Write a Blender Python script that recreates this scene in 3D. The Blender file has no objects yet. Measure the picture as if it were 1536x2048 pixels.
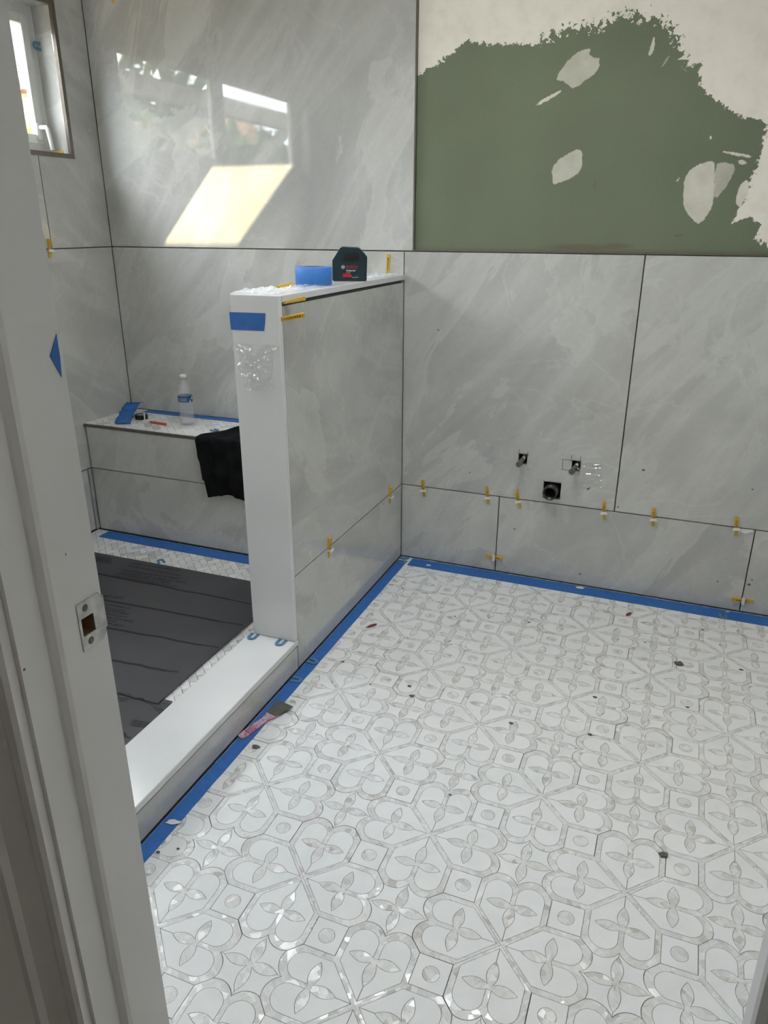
import bpy, bmesh, math, random
import numpy as np
from mathutils import Vector, Matrix, noise
from mathutils.geometry import tessellate_polygon

random.seed(7)
SC = bpy.context.scene
COL = SC.collection
PI = math.pi

# ------------------------------------------------------------------ camera
F_PX, YAW, PITCH, ROLL = 1483.07567, 0.378110, 0.370463, 0.001573
CAM = Vector((1.0173, -2.762395, 1.35))
_cy, _sy, _cp, _sp = math.cos(YAW), math.sin(YAW), math.cos(PITCH), math.sin(PITCH)
FWD = Vector((-_sy*_cp, _cy*_cp, -_sp))
_r0 = Vector((_cy, _sy, 0)); _u0 = _r0.cross(FWD)
RGT = _r0*math.cos(ROLL) + _u0*math.sin(ROLL)
UPV = _u0*math.cos(ROLL) - _r0*math.sin(ROLL)
cam_d = bpy.data.cameras.new('camera')
cam_d.sensor_fit = 'VERTICAL'; cam_d.sensor_height = 24.0; cam_d.lens = F_PX/2048*24.0
cam_d.clip_start = 0.02; cam_d.clip_end = 200
cam = bpy.data.objects.new('camera', cam_d); COL.objects.link(cam)
_m = Matrix((RGT, UPV, -FWD)).transposed().to_4x4(); _m.translation = CAM
cam.matrix_world = _m
SC.camera = cam

def on(px, py, axis, val):
    """point of the photo's pixel on the plane axis=val"""
    d = FWD + RGT*((px-768)/F_PX) - UPV*((py-1024)/F_PX)
    t = (val-CAM[axis])/d[axis]
    return CAM + d*t
def onX(px, py, v): return on(px, py, 0, v)
def onY(px, py, v): return on(px, py, 1, v)
def onZ(px, py, v): return on(px, py, 2, v)

# ------------------------------------------------------------------ light
SUN_DIR = Vector((-0.93, 0.80, -1.0)).normalized()
world = bpy.data.worlds.new('sky'); SC.world = world
world.use_nodes = True
wn = world.node_tree.nodes; wl = world.node_tree.links
wn.clear()
w_out = wn.new('ShaderNodeOutputWorld'); w_bg = wn.new('ShaderNodeBackground')
w_tc = wn.new('ShaderNodeTexCoord'); w_no = wn.new('ShaderNodeTexNoise'); w_cr = wn.new('ShaderNodeValToRGB')
w_no.inputs['Scale'].default_value = 2.2; w_no.inputs['Detail'].default_value = 4
w_cr.color_ramp.elements[0].position = 0.35; w_cr.color_ramp.elements[0].color = (0.74, 0.85, 0.98, 1)
w_cr.color_ramp.elements[1].position = 0.65; w_cr.color_ramp.elements[1].color = (0.99, 0.99, 0.96, 1)
wl.new(w_tc.outputs['Generated'], w_no.inputs['Vector'])
wl.new(w_no.outputs['Fac'], w_cr.inputs['Fac'])
wl.new(w_cr.outputs['Color'], w_bg.inputs['Color'])
w_bg.inputs['Strength'].default_value = 3.0
wl.new(w_bg.outputs['Background'], w_out.inputs['Surface'])

sun_d = bpy.data.lights.new('sun_offscreen', 'SUN'); sun_d.energy = 2.0; sun_d.angle = 0.009
sun_d.color = (1.0, 0.84, 0.50)
sun = bpy.data.objects.new('sun_offscreen', sun_d); COL.objects.link(sun)
sun.rotation_euler = SUN_DIR.to_track_quat('-Z', 'Y').to_euler()
sun.location = -SUN_DIR*80

HC = 2.44                      # ceiling height
SKY_D = 0.45                   # skylight shaft depth
SKX = (0.002, 0.362+0.93*SKY_D); SKY_Y = (-0.934-0.8*SKY_D, -0.704)

def portal(name, loc, rot, sx, sy):
    l = bpy.data.lights.new(name, 'AREA'); l.shape = 'RECTANGLE'; l.size = sx; l.size_y = sy
    l.cycles.is_portal = True
    o = bpy.data.objects.new(name, l); COL.objects.link(o); o.location = loc; o.rotation_euler = rot
    return o
portal('skylight_above_offscreen', ((SKX[0]+SKX[1])/2, (SKY_Y[0]+SKY_Y[1])/2, HC+SKY_D+0.06), (0, 0, 0), SKX[1]-SKX[0], SKY_Y[1]-SKY_Y[0])
portal('window_left_offscreen', (-1.52, -1.05, 1.86), (0, -PI/2, 0), 0.5, 1.75)

vs = SC.view_settings
SC.display_settings.display_device = 'sRGB'
vs.view_transform = 'Standard'; vs.look = 'None'; vs.exposure = 2.76; vs.gamma = 1.0; vs.use_curve_mapping = False
cy = SC.cycles
cy.max_bounces = 14; cy.diffuse_bounces = 8; cy.glossy_bounces = 6; cy.transparent_max_bounces = 24
cy.transmission_bounces = 8
cy.sample_clamp_indirect = 0.0; cy.use_denoising = True
cy.blur_glossy = 0.5

# ------------------------------------------------------------------ node helpers / materials
MATS = {}
def newmat(name):
    m = bpy.data.materials.new(name); m.use_nodes = True
    nt = m.node_tree; nt.nodes.clear()
    out = nt.nodes.new('ShaderNodeOutputMaterial'); b = nt.nodes.new('ShaderNodeBsdfPrincipled')
    nt.links.new(b.outputs[0], out.inputs[0])
    MATS[name] = m
    return m, nt, b, out
def N(nt, t, **kw):
    n = nt.nodes.new(t)
    for k, v in kw.items():
        if k in n.inputs.keys() if hasattr(n.inputs, 'keys') else False: n.inputs[k].default_value = v
        else: setattr(n, k, v)
    return n
def ramp(nt, fac, stops):
    r = nt.nodes.new('ShaderNodeValToRGB')
    e = r.color_ramp.elements
    while len(e) > 1: e.remove(e[-1])
    e[0].position = stops[0][0]; e[0].color = (*stops[0][1], 1)
    for p, c in stops[1:]:
        n = e.new(p); n.color = (*c, 1)
    nt.links.new(fac, r.inputs[0])
    return r.outputs[0]
def mix(nt, fac, a, b, mode='MIX'):
    m = nt.nodes.new('ShaderNodeMix'); m.data_type = 'RGBA'; m.blend_type = mode
    for sock, v in ((m.inputs[0], fac), (m.inputs[6], a), (m.inputs[7], b)):
        if hasattr(v, 'links'): nt.links.new(v, sock)
        elif isinstance(v, (int, float)): sock.default_value = v
        else: sock.default_value = (*v, 1)
    return m.outputs[2]
def math_n(nt, op, a, b=None, clamp=False):
    m = nt.nodes.new('ShaderNodeMath'); m.operation = op; m.use_clamp = clamp
    for i, v in enumerate((a, b)):
        if v is None: continue
        if hasattr(v, 'links'): nt.links.new(v, m.inputs[i])
        else: m.inputs[i].default_value = v
    return m.outputs[0]
def coords(nt, scale=(1, 1, 1), rot=(0, 0, 0), rand=0.0):
    tc = nt.nodes.new('ShaderNodeTexCoord'); v = tc.outputs['Object']
    if rand:
        oi = nt.nodes.new('ShaderNodeObjectInfo')
        k = math_n(nt, 'MULTIPLY', oi.outputs['Random'], rand)
        va = nt.nodes.new('ShaderNodeVectorMath'); va.operation = 'ADD'
        nt.links.new(v, va.inputs[0]); nt.links.new(k, va.inputs[1]); v = va.outputs[0]
    for sc_, ro_ in (((1, 1, 1), rot), (scale, (0, 0, 0))):      # turn first, then stretch
        if sc_ == (1, 1, 1) and ro_ == (0, 0, 0): continue
        mp = nt.nodes.new('ShaderNodeMapping')
        mp.inputs['Scale'].default_value = sc_; mp.inputs['Rotation'].default_value = ro_
        nt.links.new(v, mp.inputs[0]); v = mp.outputs[0]
    return v
def noise_n(nt, vec, scale, detail=3, rough=0.5, dist=0.0):
    n = nt.nodes.new('ShaderNodeTexNoise')
    n.inputs['Scale'].default_value = scale; n.inputs['Detail'].default_value = detail
    n.inputs['Roughness'].default_value = rough; n.inputs['Distortion'].default_value = dist
    nt.links.new(vec, n.inputs['Vector'])
    return n.outputs['Fac']
def bump(nt, b, h, strength=0.2, dist=0.002):
    n = nt.nodes.new('ShaderNodeBump'); n.inputs['Strength'].default_value = strength; n.inputs['Distance'].default_value = dist
    nt.links.new(h, n.inputs['Height']); nt.links.new(n.outputs[0], b.inputs['Normal'])

def plain(name, col, rough=0.5, metal=0.0, spec=0.5, var=0.06, vscale=30.0, bmp=0.0):
    m, nt, b, out = newmat(name)
    v = coords(nt)
    n = noise_n(nt, v, vscale, 3)
    c = ramp(nt, n, [(0.3, tuple(x*(1-var) for x in col)), (0.7, tuple(min(1, x*(1+var)) for x in col))])
    nt.links.new(c, b.inputs['Base Color'])
    b.inputs['Roughness'].default_value = rough; b.inputs['Metallic'].default_value = metal
    b.inputs['Specular IOR Level'].default_value = spec
    if bmp: bump(nt, b, n, bmp, 0.002)
    return m

def stone_tile(name, base, rot, rough=0.014, contrast=1.0):
    """polished grey onyx-look porcelain with soft clouds, streaks and pale veins"""
    m, nt, b, out = newmat(name)
    v = coords(nt, (1, 1, 1), rot, rand=37.0)
    vs_ = coords(nt, (0.5, 1.5, 2.0), rot, rand=37.0)
    cl = noise_n(nt, v, 1.5, 4, 0.55, 0.8)
    st = noise_n(nt, vs_, 2.0, 5, 0.55, 0.9)
    fine = noise_n(nt, v, 60, 4, 0.7)
    k = 0.10*contrast
    c1 = ramp(nt, cl, [(0.25, tuple(x*(1-k*1.3) for x in base)), (0.5, base), (0.78, tuple(x*(1+k) for x in base))])
    c2 = ramp(nt, st, [(0.30, (1-k*1.5,)*3), (0.48, (1.0,)*3), (0.55, (1+k,)*3), (0.62, (1.0,)*3), (0.8, (1-k,)*3)])
    c = mix(nt, 1.0, c1, c2, 'MULTIPLY')
    # thin pale veins: ridges of a distorted noise
    vn = noise_n(nt, v, 1.7, 5, 0.55, 1.8)
    rd = math_n(nt, 'ABSOLUTE', math_n(nt, 'SUBTRACT', vn, 0.52))
    vein = math_n(nt, 'SUBTRACT', 1.0, math_n(nt, 'MULTIPLY', rd, 55.0), True)
    msk = math_n(nt, 'MULTIPLY', vein, math_n(nt, 'MULTIPLY', math_n(nt, 'SUBTRACT', cl, 0.32, True), 1.6, True))
    c = mix(nt, math_n(nt, 'MULTIPLY', msk, 0.8*contrast), c, tuple(min(1, x*1.35) for x in base))
    # cloud edges: broad brighter islands with one crisp edge
    isl = noise_n(nt, coords(nt, (0.8, 1.3, 1.5), rot, rand=37.0), 1.7, 8, 0.58, 0.8)
    im = ramp(nt, isl, [(0.535, (0, 0, 0)), (0.55, (1, 1, 1)), (0.70, (0.1, 0.1, 0.1))])
    c = mix(nt, math_n(nt, 'MULTIPLY', im, 0.55*contrast), c, tuple(min(1, x*1.25) for x in base))
    f2 = ramp(nt, fine, [(0.35, (0.97,)*3), (0.65, (1.02,)*3)])
    c = mix(nt, 1.0, c, f2, 'MULTIPLY')
    nt.links.new(c, b.inputs['Base Color'])
    dust = noise_n(nt, v, 4.5, 5, 0.65)
    rr = ramp(nt, dust, [(0.35, (rough,)*3), (0.80, (rough+0.045,)*3)])
    nt.links.new(rr, b.inputs['Roughness'])
    b.inputs['Specular IOR Level'].default_value = 0.6
    return m

GREY = (0.49, 0.49, 0.465)
M_TILE_B = stone_tile('polished_stone_tile_wall', GREY, (0.0, 0.95, 0.0))
M_TILE_L = stone_tile('polished_stone_tile_side', GREY, (0.5, 0.3, 1.2))
M_TILE_P = stone_tile('polished_stone_tile_half_wall', GREY, (0.2, 0.9, 1.5))
M_JOINT = plain('grey_thinset_mortar', (0.15, 0.147, 0.14), 0.95, var=0.12, vscale=60)
M_BED = plain('grey_mortar_bed', (0.15, 0.147, 0.14), 0.95, var=0.12, vscale=60)

def white_slab(name):
    m, nt, b, out = newmat(name)
    v = coords(nt)
    sp = noise_n(nt, v, 260, 2, 0.6)
    cl = noise_n(nt, v, 5, 4)
    c1 = ramp(nt, cl, [(0.3, (0.66, 0.665, 0.66)), (0.7, (0.71, 0.71, 0.705))])
    c2 = ramp(nt, sp, [(0.24, (0.80, 0.80, 0.78)), (0.30, (1, 1, 1))])
    nt.links.new(mix(nt, 1.0, c1, c2, 'MULTIPLY'), b.inputs['Base Color'])
    b.inputs['Roughness'].default_value = 0.16
    return m
M_SLAB = white_slab('white_engineered_stone')
M_WPAINT = plain('white_gloss_paint', (0.62, 0.62, 0.61), 0.32, var=0.03, vscale=6)
M_PLASTER = plain('white_plaster_wall', (0.82, 0.82, 0.81), 0.8, var=0.03, vscale=3)
M_HALL = plain('beige_hall_wall', (0.27, 0.24, 0.20), 0.8, var=0.03, vscale=3)
M_HFLOOR = plain('brown_hall_floor', (0.22, 0.18, 0.14), 0.6, var=0.2, vscale=14)
M_METAL = plain('brushed_bronze_metal', (0.17, 0.150, 0.125), 0.4, 0.55, var=0.1, vscale=60)
M_STEEL = plain('worn_satin_steel', (0.46, 0.46, 0.44), 0.38, 0.95, var=0.22, vscale=70)
M_SCREW = plain('dark_screw_steel', (0.12, 0.115, 0.11), 0.4, 0.8)
M_WOODIN = plain('raw_wood_in_mortise', (0.16, 0.08, 0.03), 0.8, var=0.4, vscale=40)
M_BLUE = plain('blue_masking_tape', (0.028, 0.135, 0.42), 0.62, var=0.10, vscale=45, bmp=0.25)
M_BLUEROLL = plain('blue_tape_roll_side', (0.045, 0.19, 0.55), 0.6, var=0.05, vscale=60)
M_CARD = plain('brown_cardboard_core', (0.30, 0.22, 0.15), 0.85)
M_YEL = plain('yellow_plastic', (0.62, 0.40, 0.035), 0.38, var=0.15, vscale=90)
M_CLIP = plain('milky_white_plastic', (0.72, 0.72, 0.70), 0.35)
M_SHIM = plain('grey_blue_plastic_shim', (0.085, 0.20, 0.34), 0.45)
M_TEAL = plain('dark_teal_plastic', (0.008, 0.026, 0.032), 0.42, var=0.2, vscale=120)
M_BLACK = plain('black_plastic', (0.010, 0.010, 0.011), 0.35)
M_RED = plain('red_print', (0.42, 0.012, 0.02), 0.45)
M_WHITEPR = plain('white_print', (0.75, 0.76, 0.76), 0.5)
M_ORANGE = plain('orange_red_plastic', (0.55, 0.075, 0.025), 0.4)
M_BLKPRINT = plain('black_print', (0.012, 0.012, 0.014), 0.6)
M_CLOTH = plain('black_dusty_cloth', (0.0085, 0.0085, 0.009), 0.95, var=0.5, vscale=18, spec=0.1)
M_MEMB = plain('grey_rubber_membrane', (0.060, 0.059, 0.066), 0.42, var=0.10, vscale=7)
M_CHROME = plain('scuffed_chrome_fitting', (0.24, 0.225, 0.20), 0.3, 0.95, var=0.3, vscale=150)
M_COPPER = plain('white_pex_pipe', (0.62, 0.60, 0.56), 0.45)
M_ABS = plain('black_drain_pipe_plastic', (0.035, 0.035, 0.035), 0.35, var=0.3, vscale=40)
M_MORTAR = plain('grey_mortar_crumb', (0.12, 0.115, 0.11), 0.95, var=0.3, vscale=200)
M_PINKRED = plain('red_scrap', (0.16, 0.03, 0.035), 0.6)
M_UPVC = plain('white_window_plastic', (0.66, 0.67, 0.65), 0.35, var=0.02)
M_PAPER = plain('white_label_film', (0.86, 0.83, 0.84), 0.5)

def mat_marble(name):
    m, nt, b, out = newmat(name)
    v = coords(nt, rand=21.0)
    n = noise_n(nt, v, 9, 5, 0.6, 0.6); s = noise_n(nt, v, 420, 2)
    c = ramp(nt, n, [(0.3, (0.76, 0.77, 0.765)), (0.55, (0.82, 0.825, 0.82)), (0.8, (0.84, 0.845, 0.84))])
    s2 = ramp(nt, s, [(0.3, (0.96,)*3), (0.7, (1.0,)*3)])
    nt.links.new(mix(nt, 1.0, c, s2, 'MULTIPLY'), b.inputs['Base Color'])
    b.inputs['Roughness'].default_value = 0.22
    b.inputs['Specular IOR Level'].default_value = 0.45
    return m
M_MARB = mat_marble('white_thassos_marble')

def mat_pearl(name):
    """mother of pearl: angular chips, each with its own tone and tilt"""
    m, nt, b, out = newmat(name)
    v = coords(nt, rand=53.0)
    vo = nt.nodes.new('ShaderNodeTexVoronoi'); vo.inputs['Scale'].default_value = 62.0
    nt.links.new(v, vo.inputs['Vector'])
    sep = nt.nodes.new('ShaderNodeSeparateColor'); nt.links.new(vo.outputs['Color'], sep.inputs[0])
    gr = noise_n(nt, coords(nt, (40, 220, 40), (0, 0, 0.7), rand=53.0), 1.0, 4, 0.6, 0.5)
    c1 = ramp(nt, sep.outputs[0], [(0.0, (0.54, 0.52, 0.49)), (0.08, (0.66, 0.655, 0.64)), (0.45, (0.74, 0.74, 0.725)), (0.85, (0.80, 0.80, 0.79)), (1.0, (0.88, 0.88, 0.87))])
    c2 = ramp(nt, gr, [(0.3, (0.86, 0.85, 0.84)), (0.7, (1.06, 1.06, 1.06))])
    nt.links.new(mix(nt, 1.0, c1, c2, 'MULTIPLY'), b.inputs['Base Color'])
    b.inputs['Roughness'].default_value = 0.24
    b.inputs['Specular IOR Level'].default_value = 0.8
    ge = nt.nodes.new('ShaderNodeNewGeometry')
    sub = nt.nodes.new('ShaderNodeVectorMath'); sub.operation = 'SUBTRACT'; sub.inputs[1].default_value = (0.5, 0.5, 0.5)
    nt.links.new(vo.outputs['Color'], sub.inputs[0])
    sc = nt.nodes.new('ShaderNodeVectorMath'); sc.operation = 'SCALE'; sc.inputs['Scale'].default_value = 0.35
    nt.links.new(sub.outputs[0], sc.inputs[0])
    ad = nt.nodes.new('ShaderNodeVectorMath'); ad.operation = 'ADD'
    nt.links.new(ge.outputs['Normal'], ad.inputs[0]); nt.links.new(sc.outputs[0], ad.inputs[1])
    nr = nt.nodes.new('ShaderNodeVectorMath'); nr.operation = 'NORMALIZE'; nt.links.new(ad.outputs[0], nr.inputs[0])
    nt.links.new(nr.outputs[0], b.inputs['Normal'])
    return m
M_PEARL = mat_pearl('mother_of_pearl')

def mat_brick(name):
    m, nt, b, out = newmat(name)
    oi = nt.nodes.new('ShaderNodeObjectInfo')
    v = coords(nt, rand=11.0)
    n = noise_n(nt, v, 30, 4, 0.6, 1.0)
    c = ramp(nt, oi.outputs['Random'], [(0.0, (0.55, 0.55, 0.54)), (0.15, (0.68, 0.68, 0.67)), (0.6, (0.78, 0.78, 0.77)), (1.0, (0.83, 0.83, 0.82))])
    c2 = ramp(nt, n, [(0.3, (0.90,)*3), (0.6, (1.0,)*3)])
    nt.links.new(mix(nt, 1.0, c, c2, 'MULTIPLY'), b.inputs['Base Color'])
    b.inputs['Roughness'].default_value = 0.4
    return m
M_BRICK = mat_brick('white_marble_brick')

def mat_film(name, alpha=0.25, rough=0.18, tint=(0.9, 0.92, 0.94), f0=0.05):
    m, nt, b, out = newmat(name)
    nt.nodes.remove(b)
    tr = nt.nodes.new('ShaderNodeBsdfTransparent'); tr.inputs[0].default_value = (0.97, 0.97, 0.97, 1)
    gl = nt.nodes.new('ShaderNodeBsdfGlossy'); gl.inputs['Roughness'].default_value = rough
    df = nt.nodes.new('ShaderNodeBsdfDiffuse'); df.inputs[0].default_value = (*tint, 1)
    lw = nt.nodes.new('ShaderNodeLayerWeight'); lw.inputs[0].default_value = 0.5
    sch = math_n(nt, 'ADD', math_n(nt, 'MULTIPLY', math_n(nt, 'POWER', lw.outputs['Facing'], 5.0), 0.95-f0), f0)
    m1 = nt.nodes.new('ShaderNodeMixShader'); m2 = nt.nodes.new('ShaderNodeMixShader')
    m1.inputs[0].default_value = alpha
    nt.links.new(tr.outputs[0], m1.inputs[1]); nt.links.new(df.outputs[0], m1.inputs[2])
    nt.links.new(sch, m2.inputs[0]); nt.links.new(m1.outputs[0], m2.inputs[1]); nt.links.new(gl.outputs[0], m2.inputs[2])
    nt.links.new(m2.outputs[0], out.inputs[0])
    return m
M_FILM = mat_film('clear_plastic_film', 0.14)
M_FILMW = mat_film('cloudy_plastic_film', 0.55)
M_WRINK = mat_film('wrinkled_clear_film', 0.07, 0.07, f0=0.12)
M_GLASS = mat_film('window_glass', 0.0, 0.01)
M_PET = mat_film('clear_bottle_plastic', 0.16, 0.05)
M_WATER = mat_film('bottled_water', 0.03, 0.02)

# ------------------------------------------------------------------ mesh helpers
class MB:
    def __init__(self): self.v = []; self.f = []; self.m = []
    def add(self, vs, fs, mi=0, M=None):
        o = len(self.v)
        for p in vs:
            p = Vector(p)
            self.v.append(tuple(M @ p) if M is not None else tuple(p))
        for f in fs: self.f.append([i+o for i in f]); self.m.append(mi)
        return self
    def box(self, x0, x1, y0, y1, z0, z1, mi=0, M=None):
        return self.add([(x0,y0,z0),(x1,y0,z0),(x1,y1,z0),(x0,y1,z0),(x0,y0,z1),(x1,y0,z1),(x1,y1,z1),(x0,y1,z1)],
            [(0,3,2,1),(4,5,6,7),(0,1,5,4),(1,2,6,5),(2,3,7,6),(3,0,4,7)], mi, M)
    def prism(self, poly, z0, z1, holes=(), mi=0, M=None, bottom=True):
        loops = [list(poly)] + [list(h) for h in holes]
        if area(loops[0]) < 0: loops[0].reverse()
        for h in loops[1:]:
            if area(h) > 0: h.reverse()
        tris = tessellate_polygon([[Vector((p[0], p[1], 0)) for p in l] for l in loops])
        flat = [p for l in loops for p in l]; n = len(flat)
        vs = [(p[0], p[1], z1) for p in flat] + [(p[0], p[1], z0) for p in flat]
        fs = []
        for t in tris:
            a, b_, c = t
            cr = (flat[b_][0]-flat[a][0])*(flat[c][1]-flat[a][1])-(flat[b_][1]-flat[a][1])*(flat[c][0]-flat[a][0])
            if cr < 0: a, c = c, a
            fs.append((a, b_, c))
            if bottom: fs.append((c+n, b_+n, a+n))
        k = 0
        for l in loops:
            for i in range(len(l)):
                a = k+i; b_ = k+(i+1) % len(l)
                fs.append((a+n, b_+n, b_, a))
            k += len(l)
        return self.add(vs, fs, mi, M)
    def lathe(self, prof, n=24, mi=0, M=None, close=False):
        vs = []; fs = []; k = len(prof)
        for i in range(n):
            a = 2*PI*i/n
            for r, z in prof: vs.append((r*math.cos(a), r*math.sin(a), z))
        for i in range(n):
            j = (i+1) % n
            for q in range(k-1 if not close else k):
                q2 = (q+1) % k
                fs.append((i*k+q, j*k+q, j*k+q2, i*k+q2))
        return self.add(vs, fs, mi, M)
    def tube(self, path, r, n=8, mi=0, M=None, caps=True):
        path = [Vector(p) for p in path]; vs = []; fs = []
        rad = r if isinstance(r, (list, tuple)) else [r]*len(path)
        up = Vector((0, 0, 1))
        for i, p in enumerate(path):
            t = (path[min(i+1, len(path)-1)]-path[max(i-1, 0)]).normalized()
            s = t.cross(up)
            if s.length < 1e-3: s = t.cross(Vector((1, 0, 0)))
            s.normalize(); q = t.cross(s)
            for j in range(n):
                a = 2*PI*j/n
                vs.append(p + s*math.cos(a)*rad[i] + q*math.sin(a)*rad[i])
        for i in range(len(path)-1):
            for j in range(n):
                k = (j+1) % n
                fs.append((i*n+j, i*n+k, (i+1)*n+k, (i+1)*n+j))
        if caps:
            fs.append(tuple(range(n))[::-1]); fs.append(tuple((len(path)-1)*n+j for j in range(n)))
        return self.add(vs, fs, mi, M)
    def grid(self, fn, nu, nv, mi=0, M=None):
        vs = [fn(i/nu, j/nv) for j in range(nv+1) for i in range(nu+1)]
        fs = [(j*(nu+1)+i, j*(nu+1)+i+1, (j+1)*(nu+1)+i+1, (j+1)*(nu+1)+i) for j in range(nv) for i in range(nu)]
        return self.add(vs, fs, mi, M)
    def mesh(self, name, mats, smooth=False):
        me = bpy.data.meshes.new(name)
        me.from_pydata(self.v, [], self.f)
        for m in (mats if isinstance(mats, (list, tuple)) else [mats]): me.materials.append(m)
        if any(self.m): me.polygons.foreach_set('material_index', self.m)
        if smooth:
            me.polygons.foreach_set('use_smooth', [True]*len(me.polygons))
        me.update()
        return me
    def build(self, name, mats, parent=None, smooth=False, M=None):
        return link(name, self.mesh(name, mats, smooth), parent, M)
def area(p): return 0.5*sum(p[i][0]*p[(i+1) % len(p)][1]-p[(i+1) % len(p)][0]*p[i][1] for i in range(len(p)))
def inset(poly, g):
    n = len(poly); out = []
    if area(poly) < 0: poly = poly[::-1]
    for i in range(n):
        p0, p1, p2 = Vector(poly[i-1]), Vector(poly[i]), Vector(poly[(i+1) % n])
        d1 = (p1-p0); d2 = (p2-p1)
        if d1.length < 1e-9 or d2.length < 1e-9: out.append(tuple(p1)); continue
        d1.normalize(); d2.normalize()
        n1 = Vector((-d1.y, d1.x)); n2 = Vector((-d2.y, d2.x)); b_ = n1+n2
        k = b_.length_squared
        off = n1*g if k < 0.15 else b_*(2*g/k) if k > 0.5 else b_.normalized()*g*2
        out.append(tuple(p1+off))
    return out
def link(name, me, parent=None, M=None):
    o = bpy.data.objects.new(name, me); COL.objects.link(o)
    if parent is not None: o.parent = parent
    if M is not None: o.matrix_local = M
    return o
def tag(o, label, cat, group=None, kind=None):
    if label: o['label'] = label
    if cat: o['category'] = cat
    if group: o['group'] = group
    if kind: o['kind'] = kind
    return o
def thing(name, label, cat, loc=(0, 0, 0), rotz=0.0, group=None, M=None, kind=None):
    o = bpy.data.objects.new(name, None); COL.objects.link(o); o.empty_display_size = 0.05
    if M is not None: o.matrix_world = M
    else: o.location = loc; o.rotation_euler = (0, 0, rotz)
    return tag(o, label, cat, group, kind)
def struct(o, label, cat): return tag(o, label, cat, kind='structure')
def bevel(o, w, seg=2):
    md = o.modifiers.new('bevel', 'BEVEL'); md.width = w; md.segments = seg; md.limit_method = 'ANGLE'
    return o
def basis(origin, x, y, z):
    m = Matrix((Vector(x), Vector(y), Vector(z))).transposed().to_4x4(); m.translation = Vector(origin)
    return m
def clip_mesh(mesh, M, planes):
    """world-clipped copy of a mesh (planes: point, outward normal); None if nothing is left"""
    bm = bmesh.new(); bm.from_mesh(mesh)
    Mi = M.inverted()
    for co, no in planes:
        lco = Mi @ Vector(co); lno = Mi.to_3x3() @ Vector(no)
        g = bm.verts[:]+bm.edges[:]+bm.faces[:]
        r = bmesh.ops.bisect_plane(bm, geom=g, plane_co=lco, plane_no=lno, clear_outer=True, dist=1e-6)
        ed = [e for e in r['geom_cut'] if isinstance(e, bmesh.types.BMEdge)]
        if ed: bmesh.ops.holes_fill(bm, edges=ed, sides=0)
    if not bm.faces or bm.calc_volume() < 2e-9 and max((f.calc_area() for f in bm.faces), default=0) < 2e-6:
        bm.free(); return None
    me = bpy.data.meshes.new(mesh.name); bm.to_mesh(me); bm.free()
    for m in mesh.materials: me.materials.append(m)
    return me
def text_mesh(name, body, size, mat, parent, M, align='LEFT', shear=0.0, bold=0.0, ext=0.0):
    cu = bpy.data.curves.new(name, 'FONT'); cu.body = body; cu.size = size; cu.align_x = align
    cu.shear = shear; cu.offset = bold; cu.extrude = ext; cu.resolution_u = 3
    t = bpy.data.objects.new(name, cu); COL.objects.link(t)
    dg = bpy.context.evaluated_depsgraph_get()
    me = bpy.data.meshes.new_from_object(t.evaluated_get(dg))
    bpy.data.objects.remove(t); bpy.data.curves.remove(cu)
    me.materials.clear(); me.materials.append(mat)
    return link(name, me, parent, M)

# ------------------------------------------------------------------ key dimensions (metres)
H1, H2 = 0.334, 1.2556          # wall tile joints
V1, V2, V3 = 0.417, 0.860, 1.347
XL = -1.364                     # left wall tile face
XR = 2.15                       # right wall (out of frame)
YD = -2.176                     # inner face of the door wall
D1 = 0.035                      # left edge of the bare drywall
ZT = 1.152; ZCAP = 1.172; PL = 0.95; PT = 0.1595
ZC = 0.1133; BZ = 0.537; BY = -0.3176; ZS = 0.040
G = 0.0042                      # half... joint width between wall tiles

# ------------------------------------------------------------------ structure: back wall
wb = MB().box(XL-0.14, XR+0.12, 0.100, 0.16, -0.05, HC+0.02).build('wall_back', M_JOINT)
struct(wb, 'long back wall with grey stone tile and bare green drywall above', 'wall')
TT = 0.010                      # tile thickness
def tile_y(x0, x1, z0, z1, parent, mat, y=0.0, holes=(), name='tile_panel'):
    """tile on a wall facing -y"""
    g = G/2
    P = [(x0+g, z0+g), (x1-g, z0+g), (x1-g, z1-g), (x0+g, z1-g)]
    M = basis((0, y, 0), (1, 0, 0), (0, 0, 1), (0, -1, 0))
    return MB().prism(P, -TT, 0.0, holes, 0, M).build(name, mat, parent)
def tile_x(y0, y1, z0, z1, parent, mat, x, holes=(), name='tile_panel', poly=None):
    """tile on a wall facing +x"""
    g = G/2
    P = poly or [(y0+g, z0+g), (y1-g, z0+g), (y1-g, z1-g), (y0+g, z1-g)]
    M = basis((x, 0, 0), (0, 1, 0), (0, 0, 1), (1, 0, 0))
    return MB().prism(P, -TT, 0.0, holes, 0, M).build(name, mat, parent)
def sq(c, w, h): return [(c[0]-w/2, c[1]-h/2), (c[0]+w/2, c[1]-h/2), (c[0]+w/2, c[1]+h/2), (c[0]-w/2, c[1]+h/2)]
PIPE1 = (0.4995, 0.500); PIPE2 = (0.703, 0.4955); DRAIN = (0.6215, 0.387)
tile_y(XL, D1, H2, HC, wb, M_TILE_B)
tile_y(XL, 0.0, BZ, H2, wb, M_TILE_B)
tile_y(XL, 0.0, 0.006, BZ, wb, M_TILE_B)
tile_y(0.0, V2, H1, H2, wb, M_TILE_B, holes=[sq(PIPE1, 0.034, 0.039), sq(PIPE2, 0.033, 0.040), sq(DRAIN, 0.066, 0.066)])
tile_y(V2, V2+0.92, H1, H2, wb, M_TILE_B)
tile_y(V2+0.92, XR, H1, H2, wb, M_TILE_B)
tile_y(0.0, V1, 0.006, H1, wb, M_TILE_B)
tile_y(V1, V3, 0.006, H1, wb, M_TILE_B)
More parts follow.
